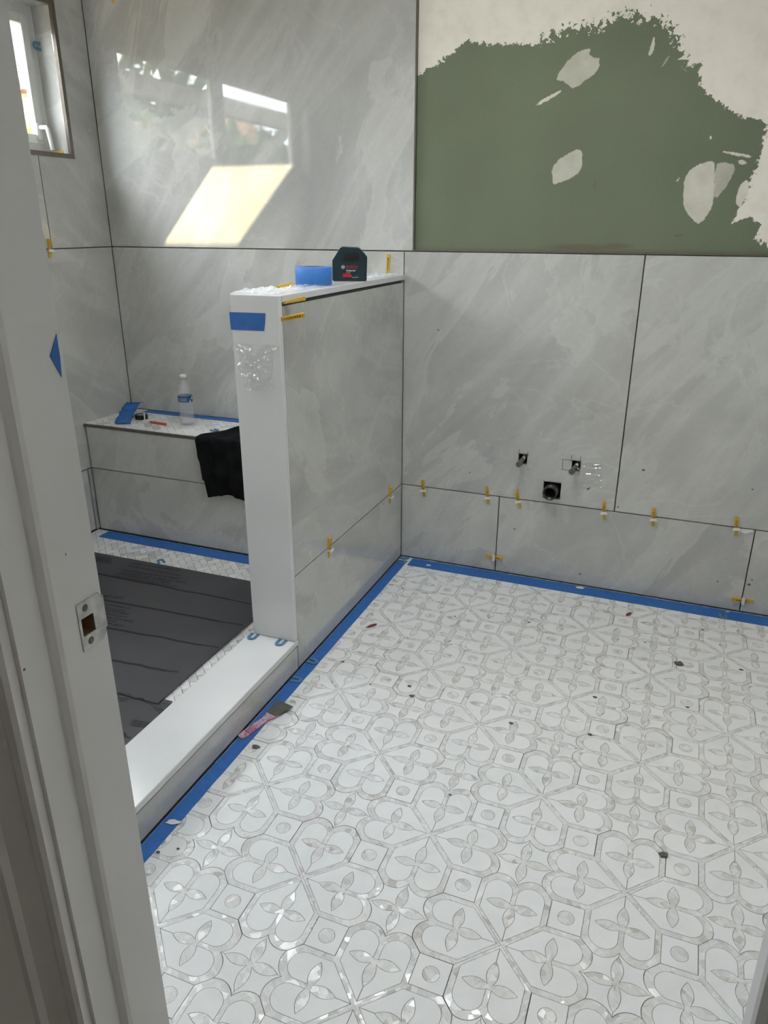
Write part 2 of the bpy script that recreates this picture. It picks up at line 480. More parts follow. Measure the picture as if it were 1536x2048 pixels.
tile_y(V3, XR, 0.006, H1, wb, M_TILE_B)
# setting board behind the tiles, open where the pipes come through
M_yw = basis((0, 0, 0), (1, 0, 0), (0, 0, 1), (0, -1, 0))
MB().prism([(XL, 0), (XR, 0), (XR, H2), (XL, H2)], -0.028, -TT-0.0005,
           [sq(PIPE1, 0.036, 0.041), sq(PIPE2, 0.035, 0.042), sq(DRAIN, 0.068, 0.068)], 0, M_yw).build('setting_board', M_JOINT, wb)
MB().box(XL, D1, TT+0.0005, 0.028, H2, HC).build('setting_board', M_JOINT, wb)

# bare drywall with joint compound: a fine grid carrying the compound's thickness as an attribute
def mat_drywall():
    m, nt, b, out = newmat('green_drywall_with_compound')
    v = coords(nt)
    at = nt.nodes.new('ShaderNodeAttribute'); at.attribute_name = 'compound'
    al = nt.nodes.new('ShaderNodeAttribute'); al.attribute_name = 'opacity'
    sm = nt.nodes.new('ShaderNodeAttribute'); sm.attribute_name = 'stain'
    am = nt.nodes.new('ShaderNodeAttribute'); am.attribute_name = 'ragged'
    big = noise_n(nt, v, 62, 4, 0.65, 0.4); sml = noise_n(nt, v, 190, 2, 0.5)
    d = math_n(nt, 'ADD', at.outputs['Fac'], math_n(nt, 'MULTIPLY', math_n(nt, 'SUBTRACT', big, 0.5), am.outputs['Fac']))
    d = math_n(nt, 'ADD', d, math_n(nt, 'MULTIPLY', math_n(nt, 'SUBTRACT', sml, 0.5), math_n(nt, 'MULTIPLY', am.outputs['Fac'], 0.25)))
    k = math_n(nt, 'MULTIPLY', math_n(nt, 'ADD', d, 0.0008), 420.0, True)
    grain = noise_n(nt, v, 330, 3, 0.7)
    green = ramp(nt, grain, [(0.3, (0.150, 0.176, 0.116)), (0.5, (0.178, 0.205, 0.138)), (0.75, (0.210, 0.236, 0.164))])
    gl = noise_n(nt, v, 3, 3)
    green = mix(nt, 1.0, green, ramp(nt, gl, [(0.3, (0.92,)*3), (0.7, (1.06,)*3)]), 'MULTIPLY')
    green = mix(nt, sm.outputs['Fac'], green, (0.16, 0.125, 0.095))
    tone = noise_n(nt, v, 14, 4, 0.6)
    white = ramp(nt, tone, [(0.3, (0.84, 0.79, 0.69)), (0.7, (0.90, 0.85, 0.76))])
    op = math_n(nt, 'MULTIPLY', k, math_n(nt, 'ADD', al.outputs['Fac'], math_n(nt, 'MULTIPLY', math_n(nt, 'SUBTRACT', tone, 0.5), 0.35), True))
    nt.links.new(mix(nt, op, green, white), b.inputs['Base Color'])
    b.inputs['Roughness'].default_value = 0.85; b.inputs['Specular IOR Level'].default_value = 0.25
    h = math_n(nt, 'ADD', math_n(nt, 'MULTIPLY', op, 1.0), math_n(nt, 'MULTIPLY', grain, 0.12))
    bump(nt, b, h, 0.5, 0.0012)
    return m
M_DRY = mat_drywall()
def c8(pts): return [(lambda q: (q.x, q.z))(onY(820+p[0]*0.46615, p[1]*0.46615, 0.012)) for p in pts]
top_edge = c8([(20, 330), (90, 290), (170, 240), (240, 175), (330, 190), (440, 188), (530, 195), (600, 150), (700, 118), (780, 125), (880, 60),
   (960, 62), (1060, 85), (1120, 115), (1150, 190), (1190, 280), (1248, 270), (1240, 360), (1290, 415), (1340, 450), (1420, 500), (1500, 515), (1560, 560)])
# compound shapes: (polygon, opacity)
right_blob = c8([(1530, 540), (1510, 610), (1492, 700), (1462, 780), (1440, 850), (1388, 940), (1386, 957), (1460, 930), (1502, 955), (1480, 1030), (1545, 1062), (1900, 1075), (1900, 500)])
SHAPES = [
  ([(D1-0.02, top_edge[0][1]-0.004)]+top_edge+[(2.3, top_edge[-1][1]-0.02), (2.3, 2.6), (D1-0.02, 2.6)], 1.0),
  (right_blob, 1.0),
  (c8([(625, 345), (640, 310), (690, 245), (745, 212), (778, 205), (770, 235), (800, 250), (816, 245), (812, 285), (795, 318), (745, 352), (700, 382), (668, 362), (655, 345)]), 0.62),
  (c8([(538, 452), (560, 430), (610, 405), (655, 380), (648, 398), (600, 425), (556, 452)]), 0.95),
  (c8([(608, 720), (640, 682), (690, 652), (725, 637), (740, 655), (738, 730), (690, 768), (650, 780), (612, 795)]), 0.62),
  (c8([(1170, 870), (1176, 760), (1215, 715), (1310, 680), (1306, 790), (1300, 890), (1240, 970), (1190, 920)]), 0.80),
  (c8([(1308, 700), (1350, 695), (1395, 705), (1392, 745), (1345, 820), (1306, 860)]), 0.55),
  (c8([(1338, 646), (1380, 652), (1470, 668), (1468, 678), (1400, 668), (1345, 655)]), 0.9),
  (c8([(1395, 870), (1410, 800), (1440, 770), (1462, 790), (1440, 850), (1415, 895)]), 0.9),
  (c8([(1400, 690), (1425, 685), (1450, 700), (1420, 712)]), 0.9),
  (c8([(1240, 350), (1262, 285), (1300, 275), (1322, 340), (1290, 400)]), 0.8),
  (c8([(1020, 235), (1035, 190), (1048, 150), (1052, 200), (1030, 245)]), 0.8),
  (c8([(1075, 290), (1105, 238), (1118, 240), (1090, 285)]), 0.4),
  (c8([(1285, 585), (1292, 585), (1292, 598), (1285, 598)]), 1.0), (c8([(1140, 778), (1158, 755), (1160, 762), (1146, 782)]), 1.0),
]
dx0, dx1, dz0, dz1 = D1+0.004, XR, H2+0.004, HC
nx, nz = 470, 262
gx = np.linspace(dx0, dx1, nx+1); gz = np.linspace(dz0, dz1, nz+1)
GX, GZ = np.meshgrid(gx, gz)
def sdf(poly):
    P = np.array(poly); Q = np.roll(P, -1, 0)
    dmin = np.full(GX.shape, 1e9); inside = np.zeros(GX.shape, bool)
    for a, b_ in zip(P, Q):
        e = b_-a; wx = GX-a[0]; wz = GZ-a[1]
        t = np.clip((wx*e[0]+wz*e[1])/max(e@e, 1e-12), 0, 1)
        dmin = np.minimum(dmin, (wx-e[0]*t)**2+(wz-e[1]*t)**2)
        c = (a[1] > GZ) != (b_[1] > GZ)
        with np.errstate(divide='ignore', invalid='ignore'):
            xi = a[0]+(GZ-a[1])*(e[0]/(e[1] if abs(e[1]) > 1e-12 else 1e-12))
        inside ^= c & (GX < xi)
    d = np.sqrt(dmin)
    return np.where(inside, d, -d)
comp = np.full(GX.shape, -1.0); opac = np.zeros(GX.shape); rag_ = np.zeros(GX.shape)
sp_a, sp_b = c8([(560, 120)])[0][0], c8([(1230, 120)])[0][0]
def chaikin(P, k=2):
    for _ in range(k):
        Q = []
        for a, b_ in zip(P, P[1:]+P[:1]):
            Q += [(a[0]*.8+b_[0]*.2, a[1]*.8+b_[1]*.2), (a[0]*.2+b_[0]*.8, a[1]*.2+b_[1]*.8)]
        P = Q
    return P
for i, (poly, op) in enumerate(SHAPES):
    if i > 1: poly = chaikin(poly); op = op*0.85
    s = sdf(poly)
    r_here = np.where((GX > sp_a) & (GX < sp_b), 0.160, 0.050) if i == 0 else (0.05 if i == 1 else 0.012)
    rag_ = np.where(s >= comp, r_here, rag_)
    opac = np.where((s > -0.03) & (s >= comp), op, opac)
    comp = np.maximum(comp, s)
comp = np.clip(comp, -0.06, 0.06)
stain = np.clip(1-(GZ-H2-0.004)/0.014, 0, 1)*0.65
for cxx, czz, rx, rz_ in [tuple(c8([(730, 1062)])[0])+(0.10, 0.012), tuple(c8([(885, 1056)])[0])+(0.05, 0.010), tuple(c8([(792, 795)])[0])+(0.003, 0.016), tuple(c8([(1150, 1010)])[0])+(0.014, 0.004)]:
    stain = np.maximum(stain, np.clip(1.3-np.sqrt(((GX-cxx)/rx)**2+((GZ-czz)/rz_)**2), 0, 0.7))
n_v = (nx+1)*(nz+1)
vsz = np.stack([GX.ravel(), np.full(n_v, 0.012), GZ.ravel()], 1)
idx = np.arange(n_v).reshape(nz+1, nx+1)
fc = np.stack([idx[:-1, :-1].ravel(), idx[:-1, 1:].ravel(), idx[1:, 1:].ravel(), idx[1:, :-1].ravel()], 1)
me = bpy.data.meshes.new('drywall_board'); me.from_pydata(vsz.tolist(), [], fc.tolist()); me.materials.append(M_DRY)
for nm, arr in (('ragged', rag_), ('compound', comp), ('opacity', opac), ('stain', stain)):
    a = me.attributes.new(nm, 'FLOAT', 'POINT'); a.data.foreach_set('value', arr.ravel().astype(np.float32))
link('drywall_board', me, wb)
MB().box(dx0, dx1, 0.0125, 0.029, dz0, dz1).build('drywall_core', M_PLASTER, wb)
MB().box(D1-0.001, D1+0.0035, -0.0005, 0.013, H2, HC).build('edge_trim', M_METAL, wb)
MB().box(D1+0.0035, XR, -0.0005, 0.013, H2+0.0005, H2+0.004).build('edge_trim', M_METAL, wb)
# felt-pen cutting marks round the pipe holes (flat ink lines on the tile)
def ink(a, b_, w=0.0016):
    pa = onY(*a, 0); pb = onY(*b_, 0); d = Vector((pb.x-pa.x, 0, pb.z-pa.z)); d.normalize(); n = Vector((-d.z, 0, d.x))*w/2
    mb = MB(); o = Vector((0, -0.0004, 0))
    mb.add([pa+n+o, pb+n+o, pb-n+o, pa-n+o], [(0, 1, 2, 3)])
    mb.build('pen_mark', M_BLKPRINT, wb)
for a, b_ in [((1038.5, 898), (1037, 930)), ((1055.5, 903), (1053, 930)), ((1036, 906.5), (1058, 909)), ((1054.5, 937), (1057, 941)),
              ((1123, 918.5), (1162, 922.5)), ((1126, 920), (1124.5, 939)), ((1123, 938.5), (1140, 941)), ((1143.5, 910), (1143, 922)),
              ((1161.5, 912), (1157.5, 951)), ((1088, 960), (1086.5, 994)), ((1089, 962.5), (1123, 966)), ((1084, 994.5), (1119, 999))]:
    ink(a, b_)

# ------------------------------------------------------------------ structure: left wall with its window opening
WY0, WY1, WZ0, WZ1 = -1.94, -0.170, 1.608, 2.118
wlm = MB()
for (a, b_, c, d) in [(YD-0.12, 0.15, -0.05, WZ0-0.012), (YD-0.12, 0.15, WZ1+0.012, HC+0.02), (YD-0.12, WY0-0.012, WZ0-0.012, WZ1+0.012), (WY1+0.012, 0.15, WZ0-0.012, WZ1+0.012)]:
    wlm.box(XL-0.16, XL-TT-0.001, a, b_, c, d)
wlft = wlm.build('wall_left', M_JOINT)
struct(wlft, 'left shower wall with pale grey stone tile around a high window', 'wall')
yj = -0.345
tile_x(0, 0, 0, 0, wlft, M_TILE_L, XL, poly=[(yj+G/2, H2+G/2), (-G/2, H2+G/2), (-G/2, HC), (WY1+0.001, HC), (WY1+0.001, WZ0-0.001), (yj+G/2, WZ0-0.001)])
tile_x(0, 0, 0, 0, wlft, M_TILE_L, XL, poly=[(-1.265, H2+G/2), (yj-G/2, H2+G/2), (yj-G/2, WZ0-0.001), (-1.265, WZ0-0.001)])
tile_x(0, 0, 0, 0, wlft, M_TILE_L, XL, poly=[(YD, H2+G/2), (-1.265-G, H2+G/2), (-1.265-G, WZ0-0.001), (WY0, WZ0-0.001), (WY0, HC), (YD, HC)])
tile_x(WY0, WY1+0.001, WZ1+0.001, HC, wlft, M_TILE_L, XL)
tile_x(-0.92, 0.0, H1, H2, wlft, M_TILE_L, XL)
tile_x(YD, -0.92, H1, H2, wlft, M_TILE_L, XL)
tile_x(BY-0.012, 0.0, 0.042, H1, wlft, M_TILE_L, XL)
tile_x(-1.25, BY-0.018, 0.048, H1, wlft, M_TILE_L, XL)
tile_x(YD, -1.25, 0.048, H1, wlft, M_TILE_L, XL)

# window: reveal tiles, bronze edge trim, two plastic sashes with glass
XF = -1.462                      # window frame plane
win = MB().box(XF-0.035, XF, WY0, WY0+0.04, WZ0, WZ1).box(XF-0.035, XF, WY1-0.04, WY1, WZ0, WZ1).box(XF-0.035, XF, WY0+0.04, WY1-0.04, WZ0, WZ0+0.035)\
   .box(XF-0.035, XF, WY0+0.04, WY1-0.04, WZ1-0.035, WZ1).box(XF-0.035, XF, -1.075, -1.025, WZ0+0.035, WZ1-0.035).build('window_1', M_UPVC)
struct(win, 'wide high window with white plastic frame and bronze edge trim', 'window')
for (y0, y1) in ((-1.90, -1.075), (-1.025, -0.21)):
    s = MB(); w = 0.034
    z0, z1 = WZ0+0.035, WZ1-0.035
    s.box(XF-0.010, XF+0.012, y0, y0+w, z0, z1).box(XF-0.010, XF+0.012, y1-w, y1, z0, z1)
    s.box(XF-0.010, XF+0.012, y0+w, y1-w, z0, z0+w).box(XF-0.010, XF+0.012, y0+w, y1-w, z1-w, z1)
    so = bevel(s.build('sash', M_UPVC, win), 0.003)
    MB().add([(XF-0.008, y0+w, z0+w), (XF-0.008, y1-w, z0+w), (XF-0.008, y1-w, z1-w), (XF-0.008, y0+w, z1-w)], [(0, 1, 2, 3)]).build('pane', M_GLASS, so)
hd = MB().box(XF+0.012, XF+0.022, -0.250, -0.226, 1.655, 1.715)
hd.tube([(XF+0.022, -0.238, 1.70), (XF+0.055, -0.238, 1.70), (XF+0.062, -0.238, 1.69), (XF+0.066, -0.234, 1.60+0.04), (XF+0.066, -0.232, 1.62)], [0.008, 0.008, 0.009, 0.008, 0.008], 8)
hd.build('window_handle', M_UPVC, win, True)
TW = 0.016
tr = MB()
MB().box(XL-0.012, XL+0.003, WY1-0.001, WY1+TW, WZ0-TW, WZ1+TW).build('edge_trim', M_METAL, win)
MB().box(XL-0.012, XL+0.003, WY0-TW, WY0+0.001, WZ0-TW, WZ1+TW).build('edge_trim', M_METAL, win)
MB().box(XL-0.012, XL+0.003, WY0, WY1, WZ0-TW, WZ0+0.001).build('edge_trim', M_METAL, win)
MB().box(XL-0.012, XL+0.003, WY0, WY1, WZ1-0.001, WZ1+TW).build('edge_trim', M_METAL, win)
MB().box(XF+0.001, XL-0.002, WY1+0.0005, WY1+0.010, WZ0, WZ1).build('reveal_tile', M_TILE_L, win)
MB().box(XF+0.001, XL-0.002, WY0-0.010, WY0-0.0005, WZ0, WZ1).build('reveal_tile', M_TILE_L, win)
MB().box(XF+0.001, XL-0.002, WY0, WY1, WZ0-0.010, WZ0-0.0005).build('reveal_tile', M_TILE_L, win)
MB().box(XF+0.001, XL-0.002, WY0, WY1, WZ1+0.0005, WZ1+0.010).build('reveal_tile', M_TILE_L, win)

# ------------------------------------------------------------------ structure: other walls, ceiling with skylight, door wall, hall
DX0, DX1, DZ = 0.437, 1.160, 2.04      # door opening between the jamb faces
struct(MB().box(XR, XR+0.12, YD-0.12, 0.15, -0.05, HC+0.02).build('wall_right', M_PLASTER), 'plain plastered right wall of the bathroom', 'wall')
wf = MB().box(XL-0.14, DX0-0.02, YD-0.12, YD, -0.05, HC+0.02).box(DX1+0.02, XR+0.12, YD-0.12, YD, -0.05, HC+0.02).box(DX0-0.02, DX1+0.02, YD-0.12, YD, DZ+0.02, HC+0.02).build('wall_front', M_PLASTER)
struct(wf, 'plastered wall that holds the doorway', 'wall')
c = MB()
for (a, b_, d, e) in [(XL-0.16, SKX[0], YD-0.12, 0.15), (SKX[1], XR+0.12, YD-0.12, 0.15), (SKX[0], SKX[1], YD-0.12, SKY_Y[0]), (SKX[0], SKX[1], SKY_Y[1], 0.15)]:
    c.box(a, b_, d, e, HC, HC+0.10)
ceil = struct(c.build('ceiling', M_PLASTER), 'white ceiling with a skylight shaft', 'ceiling')
s = MB()
t = 0.08
s.box(SKX[0]-t, SKX[0], SKY_Y[0]-t, SKY_Y[1]+t, HC+0.10, HC+SKY_D).box(SKX[1], SKX[1]+t, SKY_Y[0]-t, SKY_Y[1]+t, HC+0.10, HC+SKY_D)
s.box(SKX[0], SKX[1], SKY_Y[0]-t, SKY_Y[0], HC+0.10, HC+SKY_D).box(SKX[0], SKX[1], SKY_Y[1], SKY_Y[1]+t, HC+0.10, HC+SKY_D)
s.build('skylight_shaft', M_PLASTER, ceil)
MB().add([(SKX[0], SKY_Y[0], HC+SKY_D), (SKX[1], SKY_Y[0], HC+SKY_D), (SKX[1], SKY_Y[1], HC+SKY_D), (SKX[0], SKY_Y[1], HC+SKY_D)], [(0, 1, 2, 3)]).build('skylight_pane', M_GLASS, ceil)
# door frame
Mx = basis((DX0, 0, 0), (0, 1, 0), (0, 0, 1), (1, 0, 0))
hole = [(-2.2125, 0.9165), (-2.1935, 0.9165), (-2.1935, 0.9385), (-2.2125, 0.9385)]
door = MB().prism([(YD-0.122, 0.0), (YD, 0.0), (YD, DZ), (YD-0.122, DZ)], -0.02, 0.0, [hole], 0, Mx).box(DX1, DX1+0.02, YD-0.122, YD, 0.0, DZ).box(DX0-0.02, DX1+0.02, YD-0.122, YD, DZ, DZ+0.02).build('door_1', M_WPAINT)
struct(door, 'white painted door frame with steel strike plate', 'door frame')
for sx, x in ((1, DX0), (-1, DX1)):
    P = [(0, 0), (0.004, 0.001), (0.010, 0.005), (0.012, 0.010), (0.012, 0.034), (0, 0.034)]
    mb = MB().prism([(x+sx*p[0], -2.262+p[1]) for p in P], 0.0, DZ)
    mb.build('door_stop', M_WPAINT, door)
    # casing on the hall side, stepped profile
    prof = [(-0.006, 0), (-0.006, 0.011), (-0.012, 0.014), (-0.022, 0.014), (-0.030, 0.011), (-0.066, 0.014), (-0.074, 0.020), (-0.084, 0.020), (-0.084, 0)]
    MB().prism([(x+sx*p[0], YD-0.1225-p[1]) for p in prof], 0.0, DZ+0.06).build('casing', M_WPAINT, door)
    prof2 = [(-0.006, 0), (-0.006, 0.008), (-0.03, 0.014), (-0.075, 0.016), (-0.075, 0)]
MB().box(DX0-0.08, DX1+0.08, YD-0.1365, YD-0.1225, DZ+0.006, DZ+0.085).build('casing', M_WPAINT, door)
# strike plate with latch hole, lip and screws, let into the jamb
SPy0, SPy1, SPz0, SPz1 = -2.2155, -2.1775, 0.899, 0.958
pl = MB()
Mx = basis((DX0, 0, 0), (0, 1, 0), (0, 0, 1), (1, 0, 0))
hole = [(-2.2125, 0.9165), (-2.1935, 0.9165), (-2.1935, 0.9385), (-2.2125, 0.9385)]
pl.prism([(SPy0, SPz0), (SPy1-0.006, SPz0), (SPy1, SPz0+0.008), (SPy1, SPz1-0.004), (SPy1-0.004, SPz1), (SPy0, SPz1)], -0.0004, 0.0016, [hole], 0, Mx)
for i in range(4):
    a0 = i*0.35; a1 = (i+1)*0.35
    p0 = (SPy1+0.006*math.sin(a0), 0.0016-0.006*(1-math.cos(a0))); p1 = (SPy1+0.006*math.sin(a1), 0.0016-0.006*(1-math.cos(a1)))
    z0, z1 = SPz0+0.012, SPz1-0.008
    pl.add([(DX0+p0[1], p0[0], z0), (DX0+p1[1], p1[0], z0), (DX0+p1[1], p1[0], z1), (DX0+p0[1], p0[0], z1)], [(0, 1, 2, 3)])
pl.box(DX0+0.0016, DX0+0.0019, -2.1925, SPy1, 0.9150, 0.9162)
plate = pl.build('strike_plate', M_STEEL, door)
MB().prism(hole, -0.0198, -0.0003, [inset(hole, 0.0007)], 0, Mx).box(DX0-0.0199, DX0-0.0188, -2.2125, -2.1935, 0.9165, 0.9385).build('latch_mortise', M_WOODIN, plate)
for (yy, zz) in ((-2.204, 0.9495), (-2.203, 0.9075)):
    MB().lathe([(0.0, 0.0012), (0.0022, 0.0012), (0.0042, 0.0002), (0.0045, 0.0)], 14, 0, basis((DX0+0.0016, yy, zz), (0, 1, 0), (0, 0, 1), (1, 0, 0))).build('screw', M_SCREW, plate)
# dark insides of the frame's nail holes, painted as discs in screw steel
for p in ((52, 1340), (135, 1110)):
    q = onX(p[0], p[1], DX0)
    MB().lathe([(0, 0.0004), (0.0012, 0.0004), (0.0016, 0.0)], 8, 0, basis((DX0, q.y, q.z), (0, 1, 0), (0, 0, 1), (1, 0, 0))).build('nail_hole_shade', M_SCREW, door)
_pv = Matrix.Translation((DX0, 0, 0.6))
door.matrix_world = _pv @ Matrix.Rotation(-0.007, 4, 'Y') @ _pv.inverted()
# hall around the camera
struct(MB().box(-0.9, 2.6, -4.4, YD-0.12, -0.05, -0.001).build('floor_hall', M_HFLOOR), 'brown floor of the hall outside the doorway', 'floor')
struct(MB().box(-0.9, 2.6, -4.5, -4.4, -0.05, HC+0.02).build('wall_hall_back', M_HALL), 'beige far wall of the hall behind the doorway', 'wall')
struct(MB().box(-1.0, -0.9, -4.5, YD-0.12, -0.05, HC+0.02).build('wall_hall_left', M_HALL), 'beige hall side wall, strike plate side', 'wall')
struct(MB().box(2.6, 2.7, -4.5, YD-0.12, -0.05, HC+0.02).build('wall_hall_right', M_HALL), 'beige hall side wall, hinge side', 'wall')
struct(MB().box(-1.0, 2.7, -4.5, YD-0.12, HC, HC+0.10).build('ceiling_hall', M_PLASTER), 'white hall ceiling outside the doorway', 'ceiling')

# ------------------------------------------------------------------ structure: half wall
pw = MB().box(-PT+TT+0.003, -TT-0.002, -PL+0.004, 0.030, 0.0, ZT-0.004).build('wall_half', M_JOINT)
struct(pw, 'tiled half wall with white stone cap between shower and bathroom', 'wall')
XPL = 0.5*(onY(456.5, 590, -PL-0.020).x+onY(509, 1257, -PL-0.020).x)
tile_x(-PL+0.001, -0.003, H1, ZT-0.007, pw, M_TILE_P, 0.0)
tile_x(-PL+0.001, -0.006, 0.006, H1, pw, M_TILE_P, 0.0)
MB().box(-PT, -PT+TT, -PL+0.001, -0.001, 0.045, ZT-0.004).build('tile_panel', M_TILE_P, pw)
cap = bevel(MB().box(XPL, 0.003, -PL+0.0003, 0.0, ZT+0.0005, ZCAP).build('top_cap', M_SLAB, pw), 0.0025, 2)
end = bevel(MB().box(XPL, 0.002, -PL-0.020, -PL, ZC+0.001, ZCAP).build('end_panel', M_SLAB, pw), 0.0025, 2)

# ------------------------------------------------------------------ floors
FB = [((0, 0, 0), (0, 0, 0))]
flo = MB().box(-PT-0.002, XR, YD-0.12, 0.100, -0.05, -0.0045).build('floor', M_BED)
struct(flo, 'bathroom floor of white marble mosaic with mother of pearl inlay', 'floor')
D_LAT = 0.4455; A = D_LAT/math.sqrt(2)
LAT0 = (0.395, -1.6765)
GAP = 0.0013
def scale(poly, s=A): return [(p[0]*s, p[1]*s) for p in poly]
def hw(t, n=0.016, w=0.036): return n*(1-t)+(w-n*0.5)*math.sin(PI*min(1, t))**0.9
NQ = 0.016; FD = 0.304
def petal(length, sgn_side=1, k=9):
    """side outline of a petal from neck to tip as (along, across)"""
    return [(NQ+(length-NQ)*i/k, hw(i/k) if i < k else 0.0) for i in range(k+1)]
LP = 0.172
pin = petal(0.178); psd = petal(LP)
# heart, in (d, e): d along the axis away from the rosette centre
def right_half():
    pts = [(0.0255, 0.0), (0.2295, 0.204), (0.400, 0.204)]
    for i in range(1, 12):
        a = PI/2-PI*i/12
        pts.append((0.400+0.095*math.cos(a-0.0), 0.109+0.095*math.sin(a)))
    pts += [(0.400, NQ), (FD+NQ, NQ)]
    pts += [(FD+q[1], q[0]) for q in psd[1:]] + [(FD-q[1], q[0]) for q in psd[-2:0:-1]] + [(FD-NQ, NQ)]
    pts += [(FD-q[0], q[1]) for q in pin[1:]]
    return pts
RH = right_half(); LH = [(p[0], -p[1]) for p in RH][::-1]
def arc(p, q, sag, k=8):
    p = Vector(p); q = Vector(q); m = (p+q)/2; c_ = (q-p).length; nrm = Vector(((q-p).y, -(q-p).x)).normalized()
    r = c_*c_/(8*sag)+sag/2; ctr = m-nrm*(r-sag)
    a0 = math.atan2(p.y-ctr.y, p.x-ctr.x); a1 = math.atan2(q.y-ctr.y, q.x-ctr.x)
    while a1-a0 > PI: a1 -= 2*PI
    while a1-a0 < -PI: a1 += 2*PI
    return [(ctr.x+r*math.cos(a0+(a1-a0)*i/k), ctr.y+r*math.sin(a0+(a1-a0)*i/k)) for i in range(k+1)]
lobe = arc((0.5445, 0.1626), (0.488, 0.0), -0.033) if False else None
def lobe_arc():
    a = arc((0.5445, 0.1626), (0.488, 0.0), 0.033)
    mid = a[len(a)//2]
    if mid[0] < 0.516: a = arc((0.488, 0.0), (0.5445, 0.1626), 0.033)[::-1]
    return a
LA = lobe_arc()
OUT_R = [(0.0, 0.0), (0.244, 0.244), (0.463, 0.244)] + LA
OUTER = OUT_R + [(p[0], -p[1]) for p in OUT_R[-2:0:-1]]
def unite_inner():
    r = [(0.0255, 0.0), (0.2295, 0.204), (0.400, 0.204)] + RH[3:14] + [(0.400, NQ), (FD+NQ, NQ)]
    l = [(p[0], -p[1]) for p in r[1:]][::-1]
    return r + l
ZP = 0.0
def mesh_prism(name, polys, mat, holes=(), z0=-0.004, z1=0.0):
    mb = MB()
    for p in polys: mb.prism(p, z0, z1, holes, bottom=False)
    return mb.mesh(name, mat)
g2 = GAP/2
def outer_inset():
    """shrink the outline only where the tile meets its neighbours across a joint, not along the shared bands"""
    o = inset(scale(OUTER), g2)
    e_ = 0.244*A-g2
    def fix(p):
        if abs(p[0]) < 0.004 and abs(p[1]) < 0.004: return (0.0, 0.0)
        if abs(p[0]-0.244*A) < 0.004: return (e_, math.copysign(e_, p[1]))
        return p
    return [fix(p) for p in o]
INN = unite_inner()
hole_poly = inset(scale(INN), -0.0002)
ME_HEART = mesh_prism('heart_tile', [inset(scale(RH), g2), inset(scale(LH), g2)], M_MARB)
ME_BORDER = mesh_prism('pearl_border', [outer_inset()], M_PEARL, [hole_poly], z1=-0.00015)
tre = [(FD+NQ, -NQ), (FD+NQ, NQ)] + [(FD+q[1], q[0]) for q in psd[1:]] + [(FD-q[1], q[0]) for q in psd[-2:0:-1]] + [(FD-NQ, NQ)] + [(FD-q[0], q[1]) for q in pin[1:]]
tre += [(FD-q[0], -q[1]) for q in pin[-2:0:-1]] + [(FD-NQ, -NQ)] + [(FD-q[1], -q[0]) for q in psd[1:]] + [(FD+q[1], -q[0]) for q in psd[-2:0:-1]]
ME_TREFOIL = mesh_prism('pearl_flower', [inset(scale(tre), 0.0003)], M_PEARL, z1=-0.00010)
# star tile between four hearts, four petals, split into four pieces along the petal lines (axis frame of the room)
ps = petal(0.188)
S0 = 0.70711
quarter = []
# quarter piece between the petal pointing to +d' and the petal pointing to +e'; pinch at (S0-0.488) along each axis
pz = S0-0.488
tipc = (S0-0.5445, S0-0.5445)   # approx cusp direction
cusp = (S0-0.5445, 0.1626)
arcA = [(S0-p[0], p[1]) for p in LA[::-1]]            # from the pinch (pz,0) to the cusp
arcB = [(p[1], p[0]) for p in arcA][::-1]
quarter = [(q[0], q[1]) for q in ps[::-1]] + [(q[1], q[0]) for q in ps[1:]]
quarter = [(pz, 0.0)] + arcA[1:] + arcB[1:]
quarter += [(0.0, ps[-1][0])] + [(q[1], q[0]) for q in ps[-2:0:-1]] + [(NQ, NQ)] + [(q[0], q[1]) for q in ps[1:]]
def rot(poly, k): 
    c_, s_ = [(1, 0), (0, 1), (-1, 0), (0, -1)][k]
    return [(p[0]*c_-p[1]*s_, p[0]*s_+p[1]*c_) for p in poly]
ME_STAR = mesh_prism('star_tile', [inset(scale(rot(quarter, k)), g2) for k in range(4)], M_MARB)
qf = []
for k in range(4):
    qf += rot([(NQ, -NQ)] + [(q[0], -q[1]) for q in ps[1:-1]] + [(q[0], q[1]) for q in ps[::-1][:-1]], k)
ME_QUATRE = mesh_prism('pearl_flower', [inset(scale(qf), 0.0003)], M_PEARL, z1=-0.00010)
